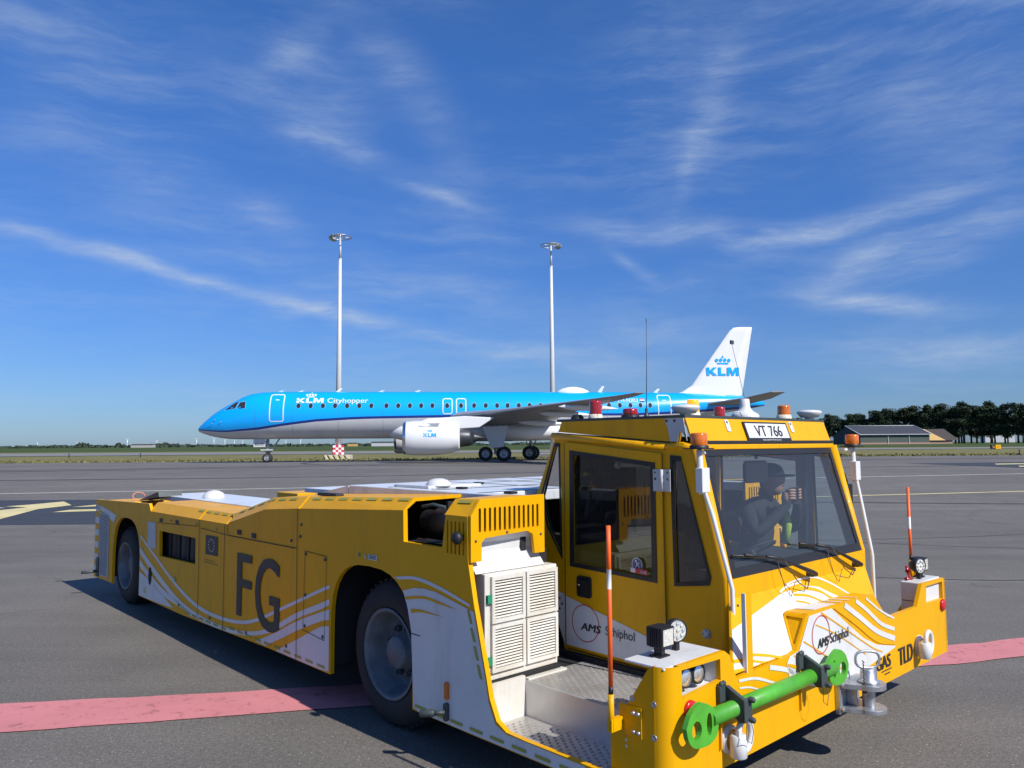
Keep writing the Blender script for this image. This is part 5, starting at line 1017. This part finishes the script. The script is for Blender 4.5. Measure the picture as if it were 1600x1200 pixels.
# marker poles
def pole(x, y, z0, z1, splits):
    b = MB(); b.tube([(x, y, z0), (x, y, z0+.15)], .0125, 12); b.box((x+.005, y-.02, z0+.0), (x+.016, y+.05 if x < 1 else y+.02, z0+.13)) if x > 1 else (b.plate([(y-.105, z0-.02), (y+.01, z0-.02), (y+.01, z0+.10), (y-.105, z0+.10)], lambda u, v, w: (.05-w, u, v), .001, .007), b.box((x-.012, y-.012, z0), (.045, y+.012, z0+.05)))
    h = tb(b, 'pole_holder', 'yellow')
    if x < 1:
        b = MB(); [b.lathe((.043, y+dy, z0+dz), (-1, 0, 0), [(.009, 0), (.008, .008), (0, .009)], 8) for dy in (-.09, -.065) for dz in (.0, .075)]; tb(b, 'bolt', 'steel', h, split=True)
    b = MB(); b.tube([(x, y, z0+.15), (x, y, z0+.18)], .0105, 12, mi=1); zc = z0+.18
    for k, (zt, mi) in enumerate(splits): b.tube([(x, y, zc), (x, y, zt)], .0098, 14, mi=mi); zc = zt
    tb(b, 'marker_pole', ['orange', 'black', 'white'])
pole(-.02, .135, .475, 1.31, [(1.05, 0), (1.13, 2), (1.31, 0)]); pole(3.10, .10, .70, 1.34, [(1.06, 0), (1.14, 2), (1.34, 0)])
# ---- cab
for fs, sgn in ((CS, 1), (CSR, -1)):
    CO = [(1.27, 1.70), (1.45, 1.32), (1.40, .85), (1.28, .68), (1.21, .45), (.11, .45), (.11, .985), (.285, 1.625), (.42, 1.64)]
    DG = [(1.145, 1.615), (1.15, .94), (.525, .92), (.525, 1.55)]
    RW = [(1.235, 1.655), (1.225, .97), (1.345, 1.15), (1.405, 1.33), (1.275, 1.66)]
    FWn = [(.435, 1.59), (.37, 1.585), (.205, .985), (.215, .945), (.425, .915)]
    b = MB(); b.plate(CO, fs, -.03, 0, [DG, RW, FWn]); tb(b, 'cab_side', 'yellow')
    DO = [(1.185, 1.665), (1.195, .475), (.475, .465), (.485, 1.60)]
    b = MB(); b.plate(DO, fs, .002, .014, [[(1.135, 1.60), (1.14, .955), (.535, .935), (.535, 1.54)]]); dr = tb(b, 'cab_door', 'yellow', bevel=.004)
    b = MB()
    for P, q in ((DG, .035), (RW, .0), (FWn, .0)):
        cx = sum(p[0] for p in P)/len(P); cz = sum(p[1] for p in P)/len(P); I = [(cx+(p[0]-cx)*(.90 if q else .84), cz+(p[1]-cz)*(.93 if q else .93)) for p in P]
        b.plate(P, fs, .001 if not q else .015, .018 if q else .006, [I])
    tb(b, 'window_seal', 'black', split=True)
    b = MB(); b.plate(DG, fs, .0085 if 0 else -.012, None); b.plate(RW, fs, -.008, None); b.plate(FWn, fs, -.008, None); tb(b, 'side_glass', 'glass', recalc=False, split=True)
    # door furniture
    b = MB(); b.plate(rrect(.985, .775, 1.095, .895, .018), fs, .014, .022, [rrect(1.0, .79, 1.08, .88, .012)]); b.plate(rrect(.99, .78, 1.09, .89, .014), fs, .0145, .016); b.plate(rrect(1.0, .845, 1.08, .875, .006), fs, .017, .028); tb(b, 'door_handle', 'black', dr)
    b = MB(); b.lathe(fs(1.083, .845, .018), fs(0, 0, 1)[0:1]+(0, 0) if 0 else ((-1, 0, 0) if sgn > 0 else (1, 0, 0)), [(.010, 0), (.008, .006), (0, .007)], 14); tb(b, 'door_lock', 'chrome', dr)
    for (z0, z1) in ((1.40, 1.515), (.56, .665)):
        b = MB(); b.plate([(.425, z0), (.535, z0), (.535, z1), (.425, z1)] if z0 > 1 else [(.45, z0+.03), (.51, z0+.03), (.51, z1), (.45, z1)], fs, .015, .021); b.tube([fs(.475, z0, .026), fs(.475, z1, .026)], .008, 10); hg = tb(b, 'door_hinge', 'grey')
        b = MB(); [b.lathe(fs(y, z, .021), (-1, 0, 0) if sgn > 0 else (1, 0, 0), [(.007, 0), (.006, .004), (0, .005)], 8) for y in ((.44, .52) if z0 > 1 else (.46, .50)) for z in (z1-.015, z1-.05)]; tb(b, 'bolt', 'darkgrey', hg, split=True)
    b = MB(); b.stroke([(.475, 1.60), (.47, .46)], .004, fs, .0165, 4); b.stroke([(1.20, 1.66), (1.205, .47)], .004, fs, .002, 4); b.stroke([(1.19, .462), (.47, .455)], .005, fs, .003, 4); tb(b, 'panel_seam', 'seam', recalc=False, split=True)
    # white panel across the door
    b = MB(); b.plate([(1.185, .765), (.535, .618), (.485, .604), (.487, .482), (1.185, .487)], fs, .0165, None); b.plate([(1.318, .795), (1.208, .77), (1.208, .47), (1.318, .72)], fs, .0025, None); b.plate([(1.20, .473), (1.20, .455), (.12, .455), (.12, .475)], fs, .0022, None) if 0 else None
    tb(b, 'white_graphic', 'white', recalc=False)
    b = MB(); [b.lathe(fs(y, z, .002), (-1, 0, 0) if sgn > 0 else (1, 0, 0), [(.008, 0), (.007, .004), (0, .005)], 8) for (y, z) in ((1.25, .74), (1.27, .71), (1.23, .71), (1.25, .68))]; tb(b, 'bolt', 'darkgrey', split=True)
    b = MB(); b.lathe(fs(.24, .705, .001), (-1, 0, 0) if sgn > 0 else (1, 0, 0), [(.024, 0), (.024, .005), (0, .006)], 18); cp = tb(b, 'cover_disc', 'grey')
    b = MB(); [b.lathe(fs(.24+.017*cos(a), .705+.017*sin(a), .007), (-1, 0, 0) if sgn > 0 else (1, 0, 0), [(.004, 0), (0, .003)], 8) for a in (0, pi/2, pi, 3*pi/2)]; tb(b, 'bolt', 'darkgrey', cp, split=True)
    b = MB(); b.plate([(1.20, .46), (1.21, .40), (.11, .40), (.11, .46)], fs, -.03, -.004); tb(b, 'sill', 'grey')
    # roof rail and fascia
    b = MB(); x = .845 if sgn > 0 else 2.395; b.tube([(x, 1.30, 1.70), (x, .46, 1.635)], .022, 14); b.tube([(x, .46, 1.635), (x+.01*sgn, .36, 1.635), (x+.02*sgn, .285, 1.622)], [.022, .026, .024], 14); tb(b, 'roof_rail', 'yellow')
    b = MB(); b.plate([(1.25, 1.725), (1.22, 1.785), (.345, 1.785), (.375, 1.66), (.43, 1.66)], fs, -.012, 0); fa = tb(b, 'roof_fascia', 'yellow')
    b = MB(); b.plate([(.41, 1.783), (.345, 1.783), (.325, 1.665), (.33, 1.70), (.355, 1.715), (.375, 1.70), (.385, 1.66), (.43, 1.662), (.445, 1.74), (.46, 1.76), (.46, 1.783)], fs, .002, .006); tb(b, 'corner_bracket', 'grey', fa)
    b = MB(); [b.lathe(fs(y, z, .006), (-1, 0, 0) if sgn > 0 else (1, 0, 0), [(.008, 0), (.007, .002), (0, .003)], 10) for (y, z) in ((.45, 1.77), (.40, 1.77))]; b.stroke([(1.26, 1.718), (.43, 1.655)], .006, fs, .004, 4); tb(b, 'bolt', 'black', fa, split=True)
    # a-pillar
    xx = .862 if sgn > 0 else 2.378
    b = MB(); b.tube([(xx, .285, 1.63), (xx, .135, .985), (xx, .135, .46)], .030, 16); tb(b, 'a_pillar', 'yellow')
    # white conduit with the corner beacon
    xo = .80 if sgn > 0 else 2.44; s_ = sgn
    b = MB(); b.tube([(xo-.045*s_, .20, 1.62), (xo-.045*s_, .19, 1.40)], .015, 12); b.tube([(xo-.045*s_, .19, 1.53), (xo-.04*s_, .18, 1.42), (xo-.02*s_, .15, 1.30), (xo+.012*s_, .085, 1.0), (xo+.018*s_, .075, .95), (xo+.018*s_, .072, .58)], .0105, 12)
    b.box(*(((xo-.075*s_), .165, 1.41), (xo-.01*s_, .205, 1.53)) if s_ > 0 else ((xo+.01, .165, 1.41), (xo+.075, .205, 1.53))); b.tube([(xo-.045*s_, .20, 1.62), (xo+.03*s_, .22, 1.60)], .01, 8)
    cd = tb(b, 'beacon_mast', 'white', bevel=.003)
    b = MB(); bx_ = xo-.045*s_; b.box((bx_-.055, .15, 1.622), (bx_+.055, .255, 1.628)); b.lathe((bx_, .20, 1.628), (0, 0, 1), [(.047, 0), (.047, .012), (.04, .014)], 20); tb(b, 'beacon_base', 'black', cd)
    b = MB(); b.lathe((bx_, .20, 1.642), (0, 0, 1), [(.040, 0), (.042, .01), (.041, .052), (.037, .06), (0, .062)], 24); tb(b, 'beacon_lens', 'amber', cd)
# door sign stickers on the near glass
b = MB(); b.plate(circ(.665, 1.0, .036, 26), CS, .0035, None); stk = tb(b, 'round_sticker', 'navy', recalc=False)
b = MB(); o_ = circ(.665, 1.0, .036, 26); i_ = circ(.665, 1.0, .032, 26); b.plate(o_, CS, .0045, None, [i_]); [b.stroke(P, .006, CS, .005, 6) for P in ([(.675, 1.022), (.665, 1.0), (.68, .98)], [(.665, 1.0), (.65, 1.01)], [(.665, .998), (.65, .985), (.655, .972)])]; b.plate(circ(.672, 1.018, .007, 10), CS, .0052, None); tb(b, 'pictogram', 'white', stk, recalc=False)
b = MB(); b.plate([(.585, .952), (.70, .958), (.70, .988-.02), (.70, .985), (.585, .979)], CS, .0195, None); stk = tb(b, 'limit_sticker', 'cred', recalc=False)
CSm = lambda u, v, w: CS(-u, v, w)
b = MB(); b.plate([(.665, .958), (.697, .960), (.697, .983), (.665, .981)], CS, .0205, None); tb(b, 'sticker_field', 'white', stk, recalc=False)
text('lettering', '2 MAX', CSm, .0205, -.635, -.588, .958, .974, 'white', stk, .01, off=OFF)
# door logo
logo(CSm_ := (lambda u, v, w: CS(-u, v, w+.0125)), -1.035, .63, .105, -1.072, -.915, -.885, -.68, .590, .045, TG)
# cab front below the windscreen
SLP = lambda u, v, w: (u, .11-max(0, .89-v)*.75-w, v)
b = MB(); b.plate([(.86, .89), (2.385, .89), (2.385, .985), (.86, .985)], CF, -.02, 0); b.plate([(.545, .632), (2.14, .632), (2.385, .89), (.86, .89)], SLP, -.012, 0)
b.add([(.545, -.083, .632), (.86, .11, .89), (.86, .12, .50), (.56, -.06, .60)], [(0, 1, 2, 3)]); b.add([(2.14, -.083, .632), (2.385, .11, .89), (2.385, .12, .50), (2.14, -.06, .60)], [(0, 1, 2, 3)]); tb(b, 'cab_front', 'yellow')
b = MB(); b.plate([(.722, .779), (1.304, .862), (1.43, .868), (1.557, .872), (1.70, .848), (1.789, .805), (1.922, .746), (1.90, .66), (1.13, .636), (.95, .636), (.56, .636)], SLP, .0025, None)
b.stroke([(1.30, .868), (1.36, .880), (1.40, .884), (1.483, .887), (1.56, .888)], .008, SLP, .0025, 20); b.stroke([(1.40, .893), (1.483, .902), (1.60, .904), (1.70, .897), (1.78, .880), (1.878, .835), (2.009, .754)], .011, SLP, .0025, 30)
tb(b, 'front_wave_stripe', 'white', recalc=False, split=True)
b = MB(); b.stroke([(1.407, .862), (1.541, .860), (1.675, .832), (1.748, .789), (1.847, .742)], .018, SLP, .0045, 30); b.stroke([(1.409, .844), (1.536, .824), (1.635, .785), (1.734, .735)], .013, SLP, .0045, 30); b.stroke([(1.394, .816), (1.485, .796), (1.555, .760), (1.608, .730)], .009, SLP, .0045, 30); b.stroke([(1.37, .78), (1.45, .76), (1.51, .73)], .006, SLP, .0045, 20)
b.band([(.60, .682), (.692, .672), (.80, .645), (.86, .634)], [(.60, .668), (.692, .658), (.77, .642), (.80, .634)], SLP, .0045, 20); b.stroke([(.76, .676), (.87, .655), (.985, .625)], .012, SLP, .0045, 20); b.band([(.555, .650), (.62, .645), (.70, .636)], [(.555, .636), (.6, .636), (.65, .634)], SLP, .0045, 12)
tb(b, 'front_thin_stripe', 'yellow', recalc=False, split=True)
b = MB(); [b.lathe(SLP(x, z, .001), (0, -1, .4), [(.007, .001), (.006, .005), (0, .006)], 8) for (x, z) in ((.88, .86), (.94, .87), (1.42, .74), (1.48, .745))]; tb(b, 'bolt', 'darkgrey', split=True)
# windscreen
WSF = lambda u, v, w: (u, .115+(v-.985)*.27-w, v)
WO = [(.885, .985), (2.355, .985), (2.355, 1.625), (.885, 1.625)]
b = MB(); b.plate(WO, WSF, -.012, .006, [[(.93, 1.03), (2.315, 1.03), (2.315, 1.585), (.93, 1.585)]]); tb(b, 'windscreen_seal', 'black')
b = MB(); b.plate([(.92, 1.02), (2.32, 1.02), (2.32, 1.60), (.92, 1.60)], WSF, .0, None); tb(b, 'windscreen', 'wglass', recalc=False)
b = MB(); b.box((.86, .275, 1.618), (2.385, .33, 1.645)); b.plate([(.848, 1.655), (2.392, 1.655), (2.392, 1.785), (.848, 1.785)], lambda u, v, w: (u, .295+(v-1.655)*.35-w, v), -.015, 0); hd = tb(b, 'roof_front', 'yellow', bevel=.004)
b = MB(); b.box((.86, .28, 1.6455), (2.38, .33, 1.6545)); tb(b, 'roof_gap', 'dark')
b = MB(); b.box((.84, .34, 1.785), (2.40, 1.26, 1.80)); tb(b, 'roof', 'darkgrey')
RF = lambda u, v, w: (u, .295+(v-1.655)*.35-w, v)
b = MB(); b.plate(rrect(1.375, 1.655, 1.865, 1.772, .008, 3), RF, .002, .010); pl = tb(b, 'number_plate', 'black')
b = MB(); b.plate([(1.39, 1.68), (1.85, 1.68), (1.85, 1.763), (1.39, 1.763)], RF, .0115, None); tb(b, 'plate_face', 'white', pl, recalc=False)
text('lettering', 'VT 766', RF, .0125, 1.475, 1.775, 1.689, 1.752, 'text', pl, .02, off=OFF)
text('lettering', 'WWW.AIRPORTVOERTUIGEN.NL', RF, .0125, 1.52, 1.74, 1.662, 1.672, 'white', pl, .004, off=OFF)
b = MB()
for x in (1.22, 1.93): b.plate(rrect(x-.018, 1.715, x+.018, 1.78, .01, 3), RF, .001, .005)
lg = tb(b, 'roof_tab', 'white', split=True)
b = MB(); [b.lathe(RF(x, z, .005), (0, -1, .3), [(r_, 0), (0, .002)], 10) for x in (1.22, 1.93) for (z, r_) in ((1.765, .009), (1.735, .004))]; tb(b, 'bolt', 'black', lg, split=True)
# roof beacons and antennas
RZ = 1.80
def beacon(x, y, r, h, lens, lit=None, name='roof_beacon', base='beige', bh=.03):
    b = MB(); b.lathe((x, y, RZ), (0, 0, 1), [(r*1.25, 0), (r*1.2, .008), (r*1.08, bh), (r*.9, bh)], 24); w = tb(b, name, base)
    b = MB(); P = [(r*.98, 0), (r, .006)]
    for k in range(1, int(h/.012)): P += [(r*(1.0 if k % 2 else .97), .006+k*.011)]
    P += [(r*.98, h-.008), (r*.85, h), (0, h+.002)]; b.lathe((x, y, RZ+bh), (0, 0, 1), P, 28); tb(b, 'beacon_lens', lens, w)
beacon(1.0, 1.09, .037, .082, 'redlens'); beacon(1.02, .84, .045, .035, 'redlens', base='black', bh=.02)
beacon(.98, 1.22, .034, .012, 'black', base='black', bh=.018)
beacon(1.24, .56, .036, .072, 'amberlit'); beacon(1.42, .50, .032, .055, 'redlens', base='black', bh=.008); beacon(2.10, .46, .040, .060, 'amber')
b = MB(); b.lathe((1.70, .50, RZ), (0, 0, 1), [(.083, 0), (.083, .018), (.075, .028), (.05, .042), (.035, .06), (.030, .075), (.028, .115), (.022, .12), (0, .121)], 32); tb(b, 'cone_antenna', 'white')
for (x, y) in ((1.08, .50), (2.36, .42)):
    b = MB(); b.lathe((x, y, RZ), (0, 0, 1), [(.03, 0), (.03, .015), (.055, .018), (.078, .045), (.079, .052), (.07, .060), (.03, .066), (0, .067)], 32); tb(b, 'satellite_receiver', 'white')
b = MB(); b.lathe((.99, .70, RZ), (0, 0, 1), [(.02, 0), (.012, .015), (.008, .03), (.008, .05)], 12); b.tube([(.99, .70, RZ+.05), (1.0, .70, 2.10), (1.005, .70, 2.36)], [.0028, .002, .0015], 6); b.lathe((1.005, .70, 2.345), (0, 0, 1), [(.003, 0), (.003, .02), (0, .022)], 6); tb(b, 'whip_antenna', 'darkgrey')
b = MB(); b.tube([(1.70, .5, 1.92), (1.64, .5, 2.08), (1.572, .5, 2.25)], .0014, 5); b.box((1.56, .495, 2.245), (1.59, .505, 2.268)); tb(b, 'thin_antenna', 'darkgrey')
b = MB(); b.tube([(1.46, .44, RZ+.005), (1.45, .42, RZ+.03), (1.49, .41, RZ+.035), (1.53, .42, RZ+.008)], .003, 6); tb(b, 'roof_cable', 'white')
# wipers
for (xa, za, xm, zm, xp, zp) in ((.90, 1.095, 1.27, 1.052, 1.63, .935), (1.47, 1.10, 1.83, 1.06, 2.21, .925)):
    b = MB(); b.tube([WSF(xa, za, .022), WSF(xm, zm, .024)], .006, 6); b.tube([WSF(xa+.1, za-.006, .03), WSF(xm-.06, zm+.008, .032)], .007, 6); b.tube([WSF(xm-.08, zm+.012, .035), WSF(xm+.04, zm-.01, .045), (xp, .065, zp), (xp+.03, .07, zp-.012)], [.008, .008, .013, .015], 8); w = tb(b, 'wiper', 'black')
    b = MB(); b.lathe((xp+.015, .11, zp-.01), (0, -1, 0), [(.018, 0), (.018, .03), (.012, .045), (0, .046)], 14); b.tube([(xm+.05, .07, zm-.02), (xm+.15, .05, zm-.14), (xm+.26, .055, zm-.19), (xp-.01, .085, zp-.03)], .003, 5); b.tube([(xm-.02, .07, zm-.02), (xm+.03, .06, zm-.16), (xm+.09, .06, zm-.21), (xm+.15, .065, zm-.14)], .0018, 5); tb(b, 'washer_hose', 'darkgrey', w)
# rear wall of the cab and interior
b = MB(); b.box((.87, 1.22, .45), (2.37, 1.25, 1.04)); b.box((.87, 1.22, 1.62), (2.37, 1.25, 1.70)); tb(b, 'cab_rear', 'yellow', split=True)
b = MB(); b.box((.9, 1.235, 1.04), (2.34, 1.238, 1.62)); tb(b, 'rear_glass', 'glass')
b = MB(); b.box((.87, .13, .44), (2.37, 1.22, .47)); b.box((.88, .28, 1.655), (2.36, 1.2, 1.665)); tb(b, 'cab_floor', 'cablack')
b = MB(); b.box((.90, .14, .80), (2.35, .34, 1.0)); b.lathe((1.62, .44, 1.02), (0, .5, 1), [(.15, -.008), (.158, 0), (.15, .008), (.142, 0)], 24); b.tube([(1.62, .34, .86), (1.62, .44, 1.02)], .02, 8); tb(b, 'dashboard', 'cablack', bevel=.01)
b = MB(); b.box((1.90, .72, .74), (2.30, 1.10, .84)); b.box((1.95, 1.06, .80), (2.28, 1.15, 1.22)); b.box((2.0, 1.07, 1.24), (2.2, 1.13, 1.38)); b.box((2.0, .8, .47), (2.2, 1.05, .74)); tb(b, 'driver_seat', 'cablack', bevel=.03)
b = MB(); b.tube([(1.52, .34, 1.64), (1.52, .33, 1.56)], .01, 8); b.plate(rrect(1.39, 1.425, 1.63, 1.55, .035, 5), lambda u, v, w: (u, .33+w, v), -.008, .012); tb(b, 'interior_mirror', 'black')
b = MB()
for x in (.885, 2.355): b.tube([(x, .47, .5), (x, .45, 1.58)], .013, 8); b.tube([(x, 1.19, .5), (x, 1.19, 1.6)], .02, 8)
b.tube([(1.0, .9, 1.53), (1.0, .72, 1.53)], .013, 8); b.lathe((1.0, .93, 1.53), (0, -1, 0), [(.025, 0), (.025, .03)], 10); b.lathe((1.0, .70, 1.53), (0, -1, 0), [(.025, 0), (.025, .03)], 10)
tb(b, 'interior_frame', 'grey')
# right wing mirror arm
b = MB(); b.tube([(2.46, .25, 1.45), (2.54, .27, 1.40), (2.54, .27, 1.30)], .008, 8); b.box((2.50, .25, 1.22), (2.58, .30, 1.38)); tb(b, 'wing_mirror', 'black', bevel=.01)
# ---- seated driver
def person():
    DX = .12; C0 = (2.02, .78, .84); wpos = TO+RV*(C0[0]+.06)+BV*(C0[1]-.12)
    r = empty('person', (wpos.x, wpos.y, C0[2]), TR); tag(r, 'person in a dark jacket and cap sitting inside the yellow tug cab, hands raised', 'person')
    J = {0: (2.02, .80, .90, .13), 1: (2.02, .80, 1.02, .125), 2: (2.03, .78, 1.14, .14), 3: (2.04, .76, 1.24, .11), 4: (2.05, .74, 1.30, .045), 5: (2.06, .72, 1.345, .05), 6: (2.06, .70, 1.40, .082), 7: (2.06, .705, 1.465, .075),
         8: (1.88, .77, 1.22, .06), 9: (1.80, .66, 1.08, .045), 10: (1.96, .56, 1.24, .032), 11: (2.0, .545, 1.285, .028),
         12: (2.20, .77, 1.22, .06), 13: (2.28, .66, 1.08, .045), 14: (2.14, .56, 1.24, .032), 15: (2.10, .545, 1.285, .028),
         16: (1.93, .78, .90, .09), 17: (1.92, .45, .90, .065), 18: (1.93, .42, .52, .045), 19: (2.11, .78, .90, .09), 20: (2.12, .45, .90, .065), 21: (2.12, .42, .52, .045)}
    E_ = [(0, 1), (1, 2), (2, 3), (3, 4), (4, 5), (5, 6), (6, 7), (3, 8), (8, 9), (9, 10), (10, 11), (3, 12), (12, 13), (13, 14), (14, 15), (0, 16), (16, 17), (17, 18), (0, 19), (19, 20), (20, 21)]
    me = bpy.data.meshes.new('body'); me.from_pydata([(J[k][0]-C0[0], J[k][1]-C0[1], J[k][2]-C0[2]) for k in range(22)], E_, [])
    o = bpy.data.objects.new('body', me); COL.objects.link(o); o.parent = r
    sk = o.modifiers.new('skin', 'SKIN'); sk.use_smooth_shade = True
    for k in range(22): me.skin_vertices[0].data[k].radius = (J[k][3], J[k][3]*(.85 if k < 4 else 1))
    me.skin_vertices[0].data[0].use_root = True
    o.modifiers.new('sub', 'SUBSURF').levels = 2; me.materials.append(M['cloth'])
    def pb(mb, nm, m, **k): return mb.build(nm, m, r, off=C0, **k)
    b = MB(); b.lathe((2.06, .685, 1.31), (0, 0, 1), [(0, 0), (.045, .01), (.066, .05), (.078, .10), (.079, .14), (.06, .17)], 20); b.lathe((2.06, .60, 1.385), (0, 1, -.3), [(0, 0), (.012, .02), (.018, .035)], 8); pb(b, 'face', 'skin')
    b = MB(); b.lathe((2.06, .71, 1.435), (0, 0, 1), [(.092, 0), (.094, .03), (.08, .065), (.04, .085), (0, .088)], 20); b.box((1.99, .56, 1.437), (2.13, .66, 1.448)); pb(b, 'cap', 'cloth', bevel=.01)
    for sx_ in (-1, 1):
        b = MB(); hx = 2.05+sx_*.05
        b.lathe((hx, .565, 1.255), (0, -.1, 1), [(0, 0), (.026, .01), (.032, .05), (.028, .08), (.02, .09)], 12)
        for k in range(4): z = 1.30+.017*k; b.tube([(hx+sx_*.012, .555, z), (hx+sx_*.012, .525, z+.004), (hx-sx_*.012, .512, z+.004), (hx-sx_*.032, .518, z)], [.0085, .0085, .008, .007], 8)
        b.tube([(hx, .565, 1.28), (hx-sx_*.02, .545, 1.29), (hx-sx_*.035, .54, 1.305)], [.011, .010, .008], 8); pb(b, 'hand', 'skin')
    b = MB(); b.box((1.985, .525, 1.30), (2.115, .538, 1.37)); pb(b, 'phone', 'black', bevel=.004)
    b = MB(); b.tube([(2.14, .655, 1.22), (2.16, .645, 1.12), (2.15, .665, 1.0)], .03, 8); pb(b, 'vest_panel', 'hiviz')
person()
